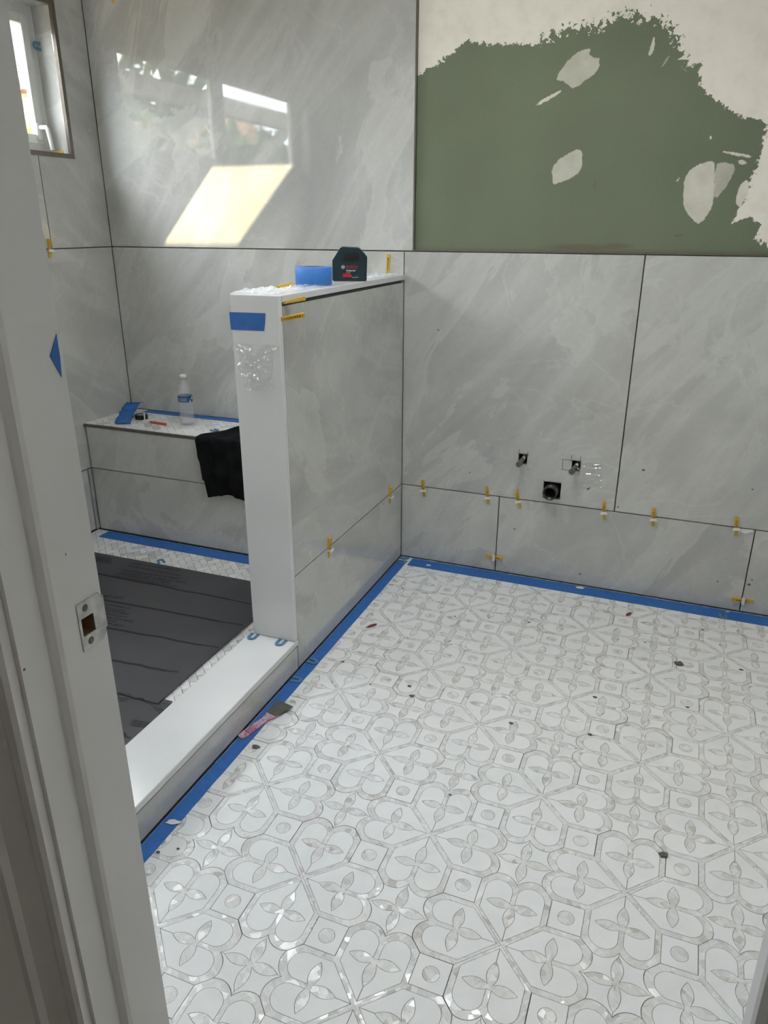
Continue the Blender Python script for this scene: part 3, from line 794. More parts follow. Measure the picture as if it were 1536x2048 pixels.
# small square tile with a pearl dot; its diagonals lie on the rosette lattice axes, so in the room frame it stands square
hd_ = 0.155/math.sqrt(2)
circ = lambda r, n=20: [(r*math.cos(2*PI*i/n), r*math.sin(2*PI*i/n)) for i in range(n)]
ME_DOTTILE = mesh_prism('dot_tile', [inset(scale([(-hd_, -hd_), (hd_, -hd_), (hd_, hd_), (-hd_, hd_)]), g2)], M_MARB, [scale(circ(0.055))])
ME_DOT = mesh_prism('pearl_dot', [inset(scale(circ(0.055)), 0.0007)], M_PEARL, z1=-0.0001)
X0F, X1F, Y0F, Y1F = 0.0015, XR-0.001, YD-0.10, 0.0075
PLANES = [((X0F, 0, 0), (-1, 0, 0)), ((X1F, 0, 0), (1, 0, 0)), ((0, Y0F, 0), (0, -1, 0)), ((0, Y1F, 0), (0, 1, 0))]
def place(me, x, y, k, rad, children, parent):
    if x+rad < X0F or x-rad > X1F or y+rad < Y0F or y-rad > Y1F: return
    inside = x-rad > X0F and x+rad < X1F and y-rad > Y0F and y+rad < Y1F
    M = Matrix.Translation((x+random.uniform(-.0003, .0003), y+random.uniform(-.0003, .0003), random.uniform(-.0003, 0.0))) @ Matrix.Rotation(k*PI/2+random.uniform(-.0015, .0015), 4, 'Z')
    m0 = me if inside else clip_mesh(me, M, PLANES)
    if m0 is None: return
    o = link(me.name, m0, parent, M)
    for cm in children:
        m1 = cm if inside else clip_mesh(cm, M, PLANES)
        if m1 is not None: link(cm.name, m1, o)
cells = []
for i in range(-3, 8):
    for j in range(-4, 8):
        for h in (0, 0.5):
            cells.append((LAT0[0]+(i+h)*D_LAT, LAT0[1]+(j+h)*D_LAT))
for (x, y) in cells:
    for k in range(4):
        dx_, dy_ = [(1, 0), (0, 1), (-1, 0), (0, -1)][k]
        rad = 0.29*A
        # bounding about the heart's own middle
        mx, my = x+dx_*0.27*A, y+dy_*0.27*A
        if mx+rad < X0F or mx-rad > X1F or my+rad < Y0F or my-rad > Y1F: continue
        inside = mx-rad > X0F and mx+rad < X1F and my-rad > Y0F and my+rad < Y1F
        M = Matrix.Translation((x, y, random.uniform(-.0002, 0))) @ Matrix.Rotation(k*PI/2, 4, 'Z')
        if random.random() < 0.25:                # sheets of mosaic meet with a wider dark joint here and there
            cc = Matrix.Translation((0.27*A, 0, 0)); M = M @ cc @ Matrix.Diagonal((0.992, 0.992, 1, 1)) @ cc.inverted()
        m0 = ME_HEART if inside else clip_mesh(ME_HEART, M, PLANES)
        if m0 is None: m0 = ME_BORDER if inside else clip_mesh(ME_BORDER, M, PLANES); kids = []
        else: kids = [ME_BORDER, ME_TREFOIL]
        if m0 is None: continue
        o = link('heart_tile', m0, flo, M)
        for cm in kids:
            m1 = cm if inside else clip_mesh(cm, M, PLANES)
            if m1 is not None: link(cm.name, m1, o)
    for (sx, sy) in ((1, 1), (1, -1)):
        place(ME_DOTTILE, x+sx*D_LAT/4, y+sy*D_LAT/4, 0, hd_*A, [ME_DOT], flo)
    place(ME_STAR, x+D_LAT/2, y, 0, 0.235*A, [ME_QUATRE], flo)

# shower floor and bench: herringbone of small marble bricks laid at 45 degrees
fs = MB().box(XL-0.011, -PT-0.002, YD, 0.100, -0.05, ZS-0.004).build('floor_shower', M_BED)
struct(fs, 'shower floor of small white marble bricks in herringbone', 'floor')
BW = 0.027
ME_BR = MB().box(0.0013, 2*BW-0.0013, 0.0005, BW-0.0005, -0.004, 0.0).mesh('herringbone_tile', M_BRICK)
def herring(parent, x0, x1, y0, y1, z, keep):
    planes = [((x0, 0, 0), (-1, 0, 0)), ((x1, 0, 0), (1, 0, 0)), ((0, y0, 0), (0, -1, 0)), ((0, y1, 0), (0, 1, 0))]
    R45 = Matrix.Rotation(PI/4, 4, 'Z'); cx_, cy_ = (x0+x1)/2, (y0+y1)/2
    n = int(((x1-x0)+(y1-y0))/BW/1.2)+4; cnt = 0
    for i in range(-n, n):
        for j in range(-n, n):
            k = (i-j) % 4
            if k == 0: Ml = Matrix.Translation((i*BW, j*BW, 0)); cen = Vector(((i+1)*BW, (j+.5)*BW, 0))
            elif k == 3: Ml = Matrix.Translation(((i+1)*BW, j*BW, 0)) @ Matrix.Rotation(PI/2, 4, 'Z'); cen = Vector(((i+.5)*BW, (j+1)*BW, 0))
            else: continue
            c_ = R45 @ cen; wx, wy = c_.x+cx_, c_.y+cy_
            if not (x0-0.03 < wx < x1+0.03 and y0-0.03 < wy < y1+0.03) or not keep(wx, wy): continue
            M = Matrix.Translation((cx_, cy_, z+random.uniform(-.0004, .0004))) @ R45 @ Ml
            ins = x0+0.031 < wx < x1-0.031 and y0+0.031 < wy < y1-0.031
            m0 = ME_BR if ins else clip_mesh(ME_BR, M, planes)
            if m0 is None: continue
            link('herringbone_tile', m0, parent, M); cnt += 1
    return cnt
herring(fs, XL+0.001, -PT-0.001, YD+0.3, BY-0.001, ZS, lambda x, y: (y > -0.575) or (x > -0.31 and y > -1.5))

# ------------------------------------------------------------------ shower bench and curb
bench = thing('shower_bench', 'built-in shower bench, grey tile front and white herringbone marble seat', 'bench', (0, 0, 0))
XBR = -PT-0.001
MB().box(XL+0.001, XBR, BY+TT+0.001, -0.002, ZS, BZ-0.005).build('bench_core', M_BED, bench)
tile_y(XL+0.010, XBR, H1+0.004, BZ-0.006, bench, M_TILE_B, y=BY, name='tile_panel')
tile_y(XL+0.010, XBR, ZS+0.006, H1+0.004, bench, M_TILE_B, y=BY, name='tile_panel')
MB().box(XL+0.002, XBR, BY-0.003, BY+0.006, BZ-0.0055, BZ+0.0005).box(XL+0.002, XBR, BY-0.002, BY, BZ-0.012, BZ-0.0055).build('edge_trim', M_METAL, bench)
herring(bench, XL+0.002, XBR-0.002, BY+0.007, -0.003, BZ, lambda x, y: x < -0.56)
MB().box(-0.545, XBR-0.002, BY+0.007, -0.003, BZ-0.006, BZ-0.001).build('seat_bed', M_BRICK, bench)

curb = thing('shower_curb', 'low shower curb with white stone top and grey tile side', 'curb', (0, 0, 0))
MB().box(-PT+TT, -TT-0.001, YD, -PL-0.001, 0.0, ZC-0.021).build('curb_core', M_JOINT, curb)
tile_x(YD+0.001, -PL-0.0005, 0.006, ZC-0.0230, curb, M_TILE_P, 0.0)
MB().box(-PT-0.0005, -PT+TT, YD+0.001, -PL-0.001, ZS, ZC-0.0225).build('tile_panel', M_TILE_P, curb)
bevel(MB().box(-PT-0.004, 0.0035, YD+0.001, -PL-0.0005, ZC-0.020, ZC).build('curb_top', M_SLAB, curb), 0.0025, 2)

# ------------------------------------------------------------------ masking tape strips
def strip(name, pts, w, label, z=0.0, thick=0.0009, group=None, side=1, rag=0.0015):
    """tape laid along a line of floor points, its outer edge slightly ragged"""
    P = [Vector((p[0], p[1], 0)) for p in pts]; mb = MB()
    L = (P[1]-P[0]).length; d = (P[1]-P[0])/L; nrm = Vector((-d.y, d.x, 0))*side
    n = max(8, int(L/0.02)); vs = []; fs_ = []
    for i in range(n+1):
        t_ = i/n; a = P[0]+d*L*t_; ww = w+rag*noise.noise(Vector((t_*L*14, L, 0)))
        zz = z+thick+0.0006*noise.noise(Vector((t_*L*25, 5, L)))
        vs += [(a.x, a.y, z), (a.x, a.y, zz), (a.x+nrm.x*ww, a.y+nrm.y*ww, zz), (a.x+nrm.x*ww, a.y+nrm.y*ww, z)]
    for i in range(n):
        for k in range(3):
            fs_.append((i*4+k, i*4+k+1, i*4+4+k+1, i*4+4+k))
    fs_ += [(0, 3, 2, 1), (n*4, n*4+1, n*4+2, n*4+3)]
    o = mb.add(vs, fs_).build(name, M_BLUE)
    bm = bmesh.new(); bm.from_mesh(o.data); bmesh.ops.recalc_face_normals(bm, faces=bm.faces); bm.to_mesh(o.data); bm.free()
    return tag(o, label, 'masking tape', group)
strip('masking_tape', [(0.055, -0.002), (1.475, -0.002)], 0.072, 'blue masking tape along the floor under the tiled back wall', side=-1)
strip('masking_tape', [(0.003, -0.035), (0.003, -2.05)], 0.040, 'long blue masking tape on the mosaic beside half wall and curb', side=1)
strip('masking_tape', [(XL+0.06, BY-0.004), (XBR-0.002, BY-0.004)], 0.070, 'blue masking tape on the shower floor at the foot of the bench', ZS, side=-1)
strip('masking_tape', [(XL+0.10, -0.006), (XBR-0.01, -0.006)], 0.045, 'blue masking tape on the bench seat along the back wall', BZ, side=-1)
strip('masking_tape', [(1.490, -0.004), (XR-0.01, -0.004)], 0.072, 'short blue masking tape on the mosaic past the shim, torn end', side=-1)

# ------------------------------------------------------------------ tile levelling wedges and clips
wp = MB()
L_, W_ = 0.072, 0.0115
wedge_poly = [(-L_/2, 0.0), (L_/2, 0.0), (L_/2, 0.0095), (L_/2-0.004, 0.0105), (-L_/2, 0.0025)]
for (y0, y1) in ((-W_/2, -W_/2+0.0028), (W_/2-0.0028, W_/2)):
    wp.prism(wedge_poly, y0, y1, M=basis((0, 0, 0), (1, 0, 0), (0, 0, 1), (0, -1, 0)))
wp.box(L_/2-0.012, L_/2, -W_/2+0.0028, W_/2-0.0028, 0.0, 0.009).box(-L_/2, -L_/2+0.006, -W_/2+0.0028, W_/2-0.0028, 0.0, 0.0025)
wp.box(-L_/2, L_/2, -W_/2+0.0028, W_/2-0.0028, 0.0, 0.0018)
for i in range(9):
    x = -L_/2+0.008+i*0.0055; h_ = 0.0025+(x+L_/2)/L_*0.0078
    wp.box(x, x+0.0025, -W_/2+0.0026, W_/2-0.0026, 0.0, h_-0.0012)
ME_WEDGE = wp.mesh('wedge', M_YEL)
cp_ = MB().prism([(-0.005, -0.014), (0.0055, -0.0105), (0.0055, 0.0105), (-0.005, 0.014)], 0.0114, 0.0134).box(-0.0035, 0.0035, -0.0105, -0.0085, 0.0, 0.0114).box(-0.0035, 0.0035, 0.0085, 0.0105, 0.0, 0.0114)
ME_CLIP = cp_.mesh('clip', M_CLIP)
def wedge(M, label, clip=True, clip_x=-0.008, group=None):
    o = thing('leveling_wedge', label, 'wedge', M=M, group=group)
    link('wedge', ME_WEDGE, o)
    if clip: link('clip', ME_CLIP, o, Matrix.Translation((clip_x, 0, 0)))
    return o
def wall_wedge(p_top, p_bot, label, flip=False, **kw):
    a = onY(*p_top, 0); b_ = onY(*p_bot, 0); c_ = (a+b_)/2; x = (a-b_); x.y = 0; x.normalize()
    if flip: x = -x
    z = Vector((0, -1, 0)); y = z.cross(x)
    return wedge(basis((c_.x, -0.0005, c_.z), x, y, z), label, **kw)
wall_wedge((846, 961), (848.5, 991), 'yellow wedge on the horizontal joint next to the half wall corner')
wall_wedge((974, 975), (977, 1006), 'yellow wedge just left of the vertical joint in the low tile row')
wall_wedge((1034, 982), (1040, 1014), 'yellow wedge just right of the vertical joint in the low tile row')
wall_wedge((1208.5, 1004), (1208.5, 1037), 'yellow wedge below the joint between the two big vanity wall tiles')
wall_wedge((1308, 1016), (1306.5, 1051), 'yellow wedge under the tall right tile, midway along its lower joint')
wall_wedge((1473.5, 1034), (1472.5, 1070), 'yellow wedge beside a torn white clip stub at a low joint end')
wall_wedge((972, 1112), (1005, 1116), 'yellow wedge lying across the low vertical joint below the supply pipes', flip=True, clip_x=0.0)
wall_wedge((1467, 1197), (1505, 1203), 'yellow wedge lying across the low vertical joint near the blue floor shim', flip=False, clip_x=0.0)
def half_wedge(c_px, up, label, **kw):
    q = onX(*c_px, 0); z = Vector((1, 0, 0)); x = Vector((0, up[0], up[1])).normalized(); y = z.cross(x)
    return wedge(basis((0.0005, q.y, q.z), x, y, z), label, **kw)
half_wedge((779, 990), (0, 1), 'yellow wedge with clip on the half wall joint next to the back wall')
half_wedge((657, 1095), (0, 1), 'yellow wedge with clip midway along the half wall joint')
# two wedges pushed in under the cap, sticking out of the half wall, without clips
q = onX(566, 604, 0.0)
wedge(basis((0.016, q.y+0.030, q.z-0.002), (0.55, 0.80, 0.10), (-0.82, 0.56, 0.0), (-0.056, -0.08, 0.99)), 'yellow wedge jammed in the gap under the white cap', clip=False)
q = onX(563, 638, 0.0)
wedge(basis((0.020, q.y+0.020, q.z+0.004), (0.62, 0.76, 0.15), (0.0, -0.194, 0.98), (0.774, -0.61, -0.12)), 'yellow wedge sticking out beside the white end panel', clip=False)
# on the left wall at the horizontal joint, and one high on the back wall
q = onX(98, 497, XL)
wedge(basis((XL+0.0005, q.y, q.z), (0, 0, 1), (0, 1, 0), (1, 0, 0)) @ Matrix.Rotation(PI, 4, 'X') if False else basis((XL+0.0005, q.y, q.z), (0, 0.05, 1), (0, 1, -0.05), (-1, 0, 0)) @ Matrix.Rotation(PI, 4, 'X'), 'yellow wedge with clip on the left shower wall below the window')
q = onY(227, 2, 0.0)
wedge(basis((q.x, -0.0005, q.z+0.03), (0, 0, 1), (1, 0, 0), (0, 1, 0)) @ Matrix.Rotation(PI, 4, 'X'), 'yellow wedge high on the shower back wall near the corner', clip=False)
# loose ones on the cap: one lying in plastic scraps, one leaning against the wall
q = onZ(560, 578, ZCAP)
wedge(basis((-0.085, -0.80, ZCAP+0.006), (0.72, 0.69, 0.06), (-0.69, 0.72, 0), (-0.04, -0.04, 1)), 'yellow wedge lying loose among plastic scraps on the cap', clip=False)
wedge(basis((-0.055, -0.020, ZCAP+0.036), (0.05, 0.10, 0.99), (0.99, 0, -0.05), (0.005, -0.99, 0.10)), 'yellow wedge leaning upright against the wall on the cap', clip=False)
# wedge on the window sill
q = onX(105, 296, -1.40)
wedge(basis((-1.405, q.y+0.01, WZ0+0.0005), (0.9, 0.43, 0), (-0.43, 0.9, 0), (0, 0, 1)), 'yellow wedge lying on the tiled window sill', clip=False)

# ------------------------------------------------------------------ horseshoe shims
def shim_mesh(w=0.030, l=0.038, s=0.011, t_=0.003):
    P = [(-w/2, 0), (-s/2, 0), (-s/2, l-0.016)]
    P += [(s/2*math.cos(a), l-0.016+s/2*math.sin(a)) for a in [PI-PI*i/6 for i in range(1, 6)]]
    P += [(s/2, l-0.016), (s/2, 0), (w/2, 0), (w/2, l-w/2)]
    P += [(w/2*math.cos(PI*i/8), l-w/2+w/2*math.sin(PI*i/8)) for i in range(1, 8)] + [(-w/2, l-w/2)]
    return MB().prism(P, 0.0, t_).mesh('shim', M_SHIM)
ME_SHIM = shim_mesh()
def shim(x, y, z, ang, label, tilt=0.0, M=None):
    o = link('horseshoe_shim', ME_SHIM)
    o.matrix_world = M if M is not None else Matrix.Translation((x, y, z)) @ Matrix.Rotation(ang, 4, 'Z') @ Matrix.Rotation(tilt, 4, 'X')
    return tag(o, label, 'shim')
def at(p, z): q = onZ(*p, z); return q.x, q.y
x, y = at((517, 1263), ZC); shim(x, -PL-0.022, ZC+0.0002, PI, 'blue horseshoe shim on the curb, on the shower side of the end panel')
x, y = at((575, 1272), ZC); shim(x, -PL-0.022, ZC+0.0002, PI, 'blue horseshoe shim on the curb, at the outer corner of the end panel')
x, y = at((622, 1326), 0.0); shim(0.004, y+0.01, 0.0014, -PI/2-0.15, 'blue horseshoe shim on the floor at the front end of the half wall')
x, y = at((592, 1361), 0.0); shim(0.004, y, 0.0014, -PI/2+0.05, 'blue horseshoe shim on floor tape beside the end of the curb')
shim(0.004, -0.012, 0.0014, -PI/2-0.05, 'blue horseshoe shim flat in the corner of half wall and back wall')
shim(0.008, -0.062, 0.0014, -PI/2+0.25, 'blue horseshoe shim on bare mosaic near the corner shim')
x, y = at((1445, 1224), 0.0); shim(x, -0.040, 0.0016, PI, 'blue horseshoe shim on back wall tape under the right low joint')
x, y = at((325, 1122), ZS); shim(x+0.012, y-0.02, ZS+0.001, 0.9, 'blue horseshoe shim lying on the white herringbone shower floor')
x, y = at((425, 860), BZ); shim(x, y, BZ+0.001, -1.9, 'blue horseshoe shim on the bench seat beside the black cloth')
q = onY(68, 88, WY1); shim(0, 0, 0, 0, 'blue horseshoe shim stuck upright beside the window sash', M=basis((XF+0.020, WY1-0.002, 1.985), (0, 0, 1), (0, -1, 0), (1, 0, 0)))

# ------------------------------------------------------------------ things on the cap of the half wall
# blue tape roll
tr_ = thing('tape_roll', 'roll of wide blue masking tape lying on the white cap', 'tape roll', (-0.080, -0.596, ZCAP+0.0005))
R_, r_, H_ = 0.0570, 0.038, 0.054
pr = [(r_, 0.0), (R_-0.0015, 0.0), (R_, 0.0015), (R_, H_-0.0015), (R_-0.0015, H_), (r_, H_)]
MB().lathe(pr, 56, close=True).build('tape', M_BLUEROLL, tr_, True)
for p in tr_.children[0].data.polygons: p.use_smooth = abs(p.normal.z) < 0.1
MB().lathe([(r_-0.003, 0.0005), (r_-0.0002, 0.0005), (r_-0.0002, H_-0.0005), (r_-0.003, H_-0.0005)], 40, close=True).build('core', M_CARD, tr_)

# laser level
LZ = math.atan2(0.036, 0.085)
ll = thing('laser_level', 'dark teal cross line laser level with red switch on the cap', 'laser level', (-0.055, -0.385, ZCAP+0.0006), LZ)
SXL = 1.20
prof = [(p_[0]*SXL-0.003, p_[1]) for p_ in [(-0.040, 0.0), (0.050, 0.0), (0.052, 0.003), (0.054, 0.075), (0.047, 0.086), (0.036, 0.100), (0.030, 0.105), (-0.014, 0.1075), (-0.020, 0.104), (-0.042, 0.066), (-0.043, 0.004)]]
def inset_prof(k): return inset(prof, k)
body = MB()
Ml = basis((0, 0, 0), (1, 0, 0), (0, 0, 1), (0, -1, 0))
bo = body.prism(prof, -0.026, 0.026, M=Ml).build('housing', M_TEAL, ll)
bevel(bo, 0.003, 2)
MB().prism([(-0.020, 0.063), (0.030, 0.066), (0.036, 0.072), (0.036, 0.082), (0.026, 0.090), (-0.006, 0.089)], 0.0262, 0.0275, M=Ml).build('grip_recess', M_BLACK, ll)
MB().prism([(-0.021, 0.0605), (0.034, 0.0635), (0.034, 0.0645), (-0.021, 0.0615)], 0.0262, 0.0270, M=Ml).build('seam_shade', M_BLACK, ll)  # shade of the housing groove, drawn as a thin black strip
bevel(MB().prism([(-0.020, 0.0125), (0.014, 0.0125), (0.005, 0.0245), (-0.018, 0.0245)], 0.0262, 0.0300, M=Ml).build('slide_switch', M_RED, ll), 0.001)
MB().prism([(0.012, 0.0120), (0.032, 0.0132), (0.032, 0.0122), (0.012, 0.0110)], 0.0262, 0.0268, M=Ml).build('scuff', M_WHITEPR, ll)
Mw = basis((0, 0, 0), (1, 0, 0), (0, 0, 1), (0, -1, 0))
MB().prism([(p_[0]*SXL-0.003, p_[1]) for p_ in [(-0.0428, 0.062), (-0.0405, 0.062), (-0.0195, 0.099), (-0.0218, 0.1005)]], -0.014, 0.014, M=Mw @ Matrix.Translation((-0.0015, 0, 0))).build('laser_window', mat_film('clear_lens_plastic', 0.25), ll)
MB().box(-0.050, 0.056, -0.0255, 0.0255, -0.0002, 0.003).build('base_plate', M_BLACK, ll)
def front(x, z, y=-0.0264): return basis((x, y, z), (1, 0, 0), (0, 0, 1), (0, -1, 0))
text_mesh('printed_text', 'BOSCH', 0.0115, M_RED, ll, front(-0.008, 0.0405), bold=0.0002)
text_mesh('printed_text', 'Professional', 0.0062, M_WHITEPR, ll, front(-0.008, 0.0315), bold=0.00012)
text_mesh('printed_text', 'GLL 30', 0.0042, M_WHITEPR, ll, front(-0.008, 0.0265))
lg = MB()
ring = circ(0.0058, 28)
lg.prism(ring, 0.0262, 0.0266, [circ(0.0049, 28)], M=Ml @ Matrix.Translation((-0.0185, 0.0445, 0)))
for sx in (-1, 1):
    lg.prism([(sx*0.0012, -0.0032), (sx*0.0030, -0.0026), (sx*0.0038, 0.0), (sx*0.0030, 0.0026), (sx*0.0012, 0.0032), (sx*0.0018, 0.0)], 0.0262, 0.0266, M=Ml @ Matrix.Translation((-0.0185, 0.0445, 0)))
lg.box(-0.0016, 0.0016, -0.0004, 0.0004, 0.0262, 0.0266, M=Ml @ Matrix.Translation((-0.0185, 0.0445, 0)))
lg.build('logo', M_WHITEPR, ll)

# plastic film and scraps
def crumple(name, mat, cx_, cy_, z, sx, sy, h, seed, label, ang=0.0, nu=26, nv=18, cat='plastic film', rag=0.25):
    mb = MB(); ca, sa = math.cos(ang), math.sin(ang)
    def fn(u, v):
        a = u-0.5; b_ = v-0.5
        k = 1+rag*noise.noise(Vector((math.atan2(b_, a)*1.5, seed, 0)))
        x = a*sx*k; y = b_*sy*k
        n1 = abs(noise.noise(Vector((x*55, y*55, seed)))); n2 = abs(noise.noise(Vector((x*130+4, y*130, seed*2))))
        e = min(1.0, 8*min(u, 1-u, v, 1-v)+0.15)
        return (cx_+x*ca-y*sa, cy_+x*sa+y*ca, z+0.0008+h*e*(0.75*n1*1.8+0.35*n2))
    o = mb.grid(fn, nu, nv).build(name, mat)
    return tag(o, label, cat)
crumple('plastic_film', M_FILMW, -0.085, -0.840, ZCAP, 0.125, 0.21, 0.013, 3.1, 'crumpled cloudy plastic film on the front of the cap')
crumple('plastic_film', M_FILM, -0.060, -0.665, ZCAP, 0.09, 0.12, 0.008, 8.3, 'clear plastic film flattened on the cap beside the tape roll')
crumple('plastic_film', M_FILMW, -0.075, -0.15, ZCAP, 0.13, 0.26, 0.008, 5.7, 'torn cloudy plastic film on the cap behind the laser level')
# blue tape stuck on the end panel
ye = -PL-0.0205
def facep(px, py): q = onY(px, py, ye); return (q.x, q.z)
P = [facep(*p) for p in ((458.5, 624), (531, 626.5), (530, 645), (528, 662), (462, 659.5))]
o = MB().prism(P, 0.0, 0.0006, M=basis((0, ye, 0), (1, 0, 0), (0, 0, 1), (0, -1, 0))).build('masking_tape', M_BLUE)
tag(o, 'short piece of blue masking tape stuck across the white end panel', 'masking tape')
# protective film peeling on the end panel
Pf = [facep(*p) for p in ((462, 684), (558, 684), (497, 780), (552, 770))]
x0_, x1_ = Pf[0][0], Pf[1][0]; zt_, zb_ = Pf[0][1], Pf[2][1]
def film(u, v):
    wl_ = 0.03+0.20*min(1, v*1.6)+0.05*math.sin(v*9); wr_ = 0.99-0.10*math.sin(v*PI*0.9)-0.05*v
    x = x0_+(x1_-x0_)*(wl_+(wr_-wl_)*u)+0.002*noise.noise(Vector((u*9, v*9, 2)))
    z = zt_+(zb_-zt_)*(v*(0.93+0.10*(1-u)*v)+0.03*noise.noise(Vector((u*5, v*5, 7)))*v)
    r1 = 1-abs(noise.noise(Vector((u*4.2+1, v*4.5, 1.3)))*2.2); r2 = 1-abs(noise.noise(Vector((u*9, v*8+3, 4.1)))*2.4)
    e = max(0.0, min(1, 5*v))
    return (x, ye-0.0006-e*(0.010*max(0, r1)**3+0.006*max(0, r2)**3+0.002*v), z)
o = MB().grid(film, 60, 66).build('plastic_film', M_WRINK)
tag(o, 'clear wrinkled protective film peeling off the white end panel', 'plastic film')

# ------------------------------------------------------------------ plumbing stub-outs
def bx(p): return p
def nut_poly(r, n=6): return [(r*math.cos(2*PI*i/n+0.3), r*math.sin(2*PI*i/n+0.3)) for i in range(n)]
def supply(c_, tip, label, valve):
    """pipe from the hole centre out to a tip point in front of the wall"""
    a = Vector((c_[0]+0.004, 0.026, c_[1]+0.006)); b_ = Vector(tip)
    o = thing('supply_stub', label, 'water pipe', loc=a)
    d = (b_-a).normalized(); s_ = d.cross(Vector((0, 0, 1))).normalized(); t_ = s_.cross(d)
    F = basis((0, 0, 0), s_, t_, d); L = (b_-a).length
    MB().lathe([(0.0, 0.0), (0.0075, 0.0), (0.0075, L*0.55), (0.0, L*0.55)], 16, 0, F).tube([(0, 0.073, 0), (0, 0.0, 0)], 0.0075, 16).build('pipe', M_COPPER, o, True)
    MB().lathe([(0.009, L*0.40), (0.0095, L*0.42), (0.0095, L*0.62), (0.0075, L*0.66), (0.0075, L*0.76), (0.005, L*0.76)], 16, 0, F).build('collar', M_CHROME, o, True)
    nb = MB().prism(nut_poly(0.0125), L*0.76, L*0.94, M=F)
    nn = bevel(nb.build('nut', M_CHROME, o), 0.001)
    MB().lathe([(0.0075, L*0.94), (0.0075, L), (0.0040, L), (0.0040, L*0.9), (0.0, L*0.9)], 16, 0, F).build('outlet', M_CHROME, o, True)
    if valve:
        MB().lathe([(0.0, 0.0), (0.007, 0.0), (0.0075, 0.012), (0.006, 0.016), (0.0, 0.017)], 12, 0, F @ Matrix.Translation((0, 0, L*0.60)) @ Matrix.Rotation(-PI/2, 4, 'Y') @ Matrix.Translation((0, 0, 0.006))).build('valve_stem', M_CHROME, o, True)
    return o
t1 = onY(1036, 931, -0.060); t2 = onY(1142, 946, -0.065)
supply(PIPE1, t1, 'chrome supply pipe with hex nut nearer the half wall', False)
supply(PIPE2, t2, 'chrome supply pipe with side valve next to the glossy smear', True)
dr = thing('drain_pipe', 'black waste pipe stub in a square hole in the tile', 'drain pipe', (DRAIN[0]-0.004, 0.026, DRAIN[1]-0.004))
Fd = basis((0, 0, 0), (1, 0, 0), (0, 0, 1), (0, -1, 0))
MB().lathe([(0.0285, -0.073), (0.0285, 0.030), (0.0262, 0.032), (0.0262, 0.052), (0.0272, 0.053), (0.0272, 0.056), (0.0225, 0.056), (0.0225, -0.070), (0.0, -0.070)], 36, 0, Fd).build('pipe', M_ABS, dr, True)
MB().lathe([(0.0265, 0.034), (0.0277, 0.035), (0.0277, 0.041), (0.0265, 0.042)], 36, 0, Fd).build('hose_clamp', M_CHROME, dr, True)
# shiny residue of a removed sticker on the tile beside the pipes
def smear(u, v): 
    q = onY(1163+u*40, 925+v*50, 0); return (q.x+0.003*noise.noise(Vector((u*6, v*6, 1))), -0.0004-0.0040*max(0, 1-abs(noise.noise(Vector((u*1.2, v*6, 3.3)))*4.0))**2, q.z)
fm = MB().grid(smear, 24, 30)
tag(fm.build('plastic_film', M_WRINK), 'clear sticker film left on the tile beside the supply pipes', 'plastic film')

# ------------------------------------------------------------------ things on the bench
q = onZ(374, 848, BZ)
bt = thing('water_bottle', 'clear plastic water bottle with blue label on the bench seat', 'bottle', (q.x+0.004, q.y, BZ+0.0006))
bp = [(0.0, 0.003), (0.022, 0.0), (0.029, 0.003), (0.0315, 0.010), (0.0320, 0.030), (0.0300, 0.036), (0.0322, 0.042), (0.0300, 0.050), (0.0290, 0.056), (0.0310, 0.062), (0.0285, 0.070), (0.0300, 0.076),
      (0.0275, 0.084), (0.0295, 0.090), (0.0290, 0.096), (0.0300, 0.100), (0.0300, 0.128), (0.0305, 0.132), (0.0295, 0.142), (0.0240, 0.160), (0.0165, 0.176), (0.0120, 0.184), (0.0118, 0.190), (0.0145, 0.192), (0.0118, 0.194), (0.0118, 0.200)]
MB().lathe(bp, 32).build('bottle_body', M_PET, bt, True)
lab = MB().lathe([(0.0306, 0.101), (0.0306, 0.127)], 40).build('label', plain('blue_bottle_label', (0.015, 0.075, 0.19), 0.4, var=0.2, vscale=60), bt, True)
def lab_patch(a0, a1, z0, z1):
    mb = MB(); k = 6
    vs = [(0.0309*math.cos(a0+(a1-a0)*i/k), 0.0309*math.sin(a0+(a1-a0)*i/k), z) for z in (z0, z1) for i in range(k+1)]
    mb.add(vs, [(i, i+1, k+2+i, k+1+i) for i in range(k)]).build('label_print', M_WHITEPR, lab)
ac = math.atan2(CAM.y-q.y, CAM.x-q.x)
lab_patch(ac+0.95, ac+1.15, 0.1115, 0.1225); lab_patch(ac+0.55, ac+0.75, 0.1025, 0.1085)
for i in range(5): lab_patch(ac-1.1, ac+0.15+0.1*(i % 2), 0.1050+i*0.0035, 0.1056+i*0.0035)
lab_patch(ac+0.62, ac+0.72, 0.112, 0.1145)
MB().lathe([(0.0, 0.215), (0.0130, 0.215), (0.0142, 0.213), (0.0142, 0.197), (0.0120, 0.197)], 28).build('cap', M_CLIP, bt, True)
MB().lathe([(0.0, 0.004), (0.027, 0.004), (0.0300, 0.011), (0.0305, 0.030), (0.0285, 0.036), (0.0307, 0.042), (0.0285, 0.050), (0.0275, 0.056), (0.0292, 0.060), (0.0, 0.060)], 28).build('water', M_WATER, bt, True)

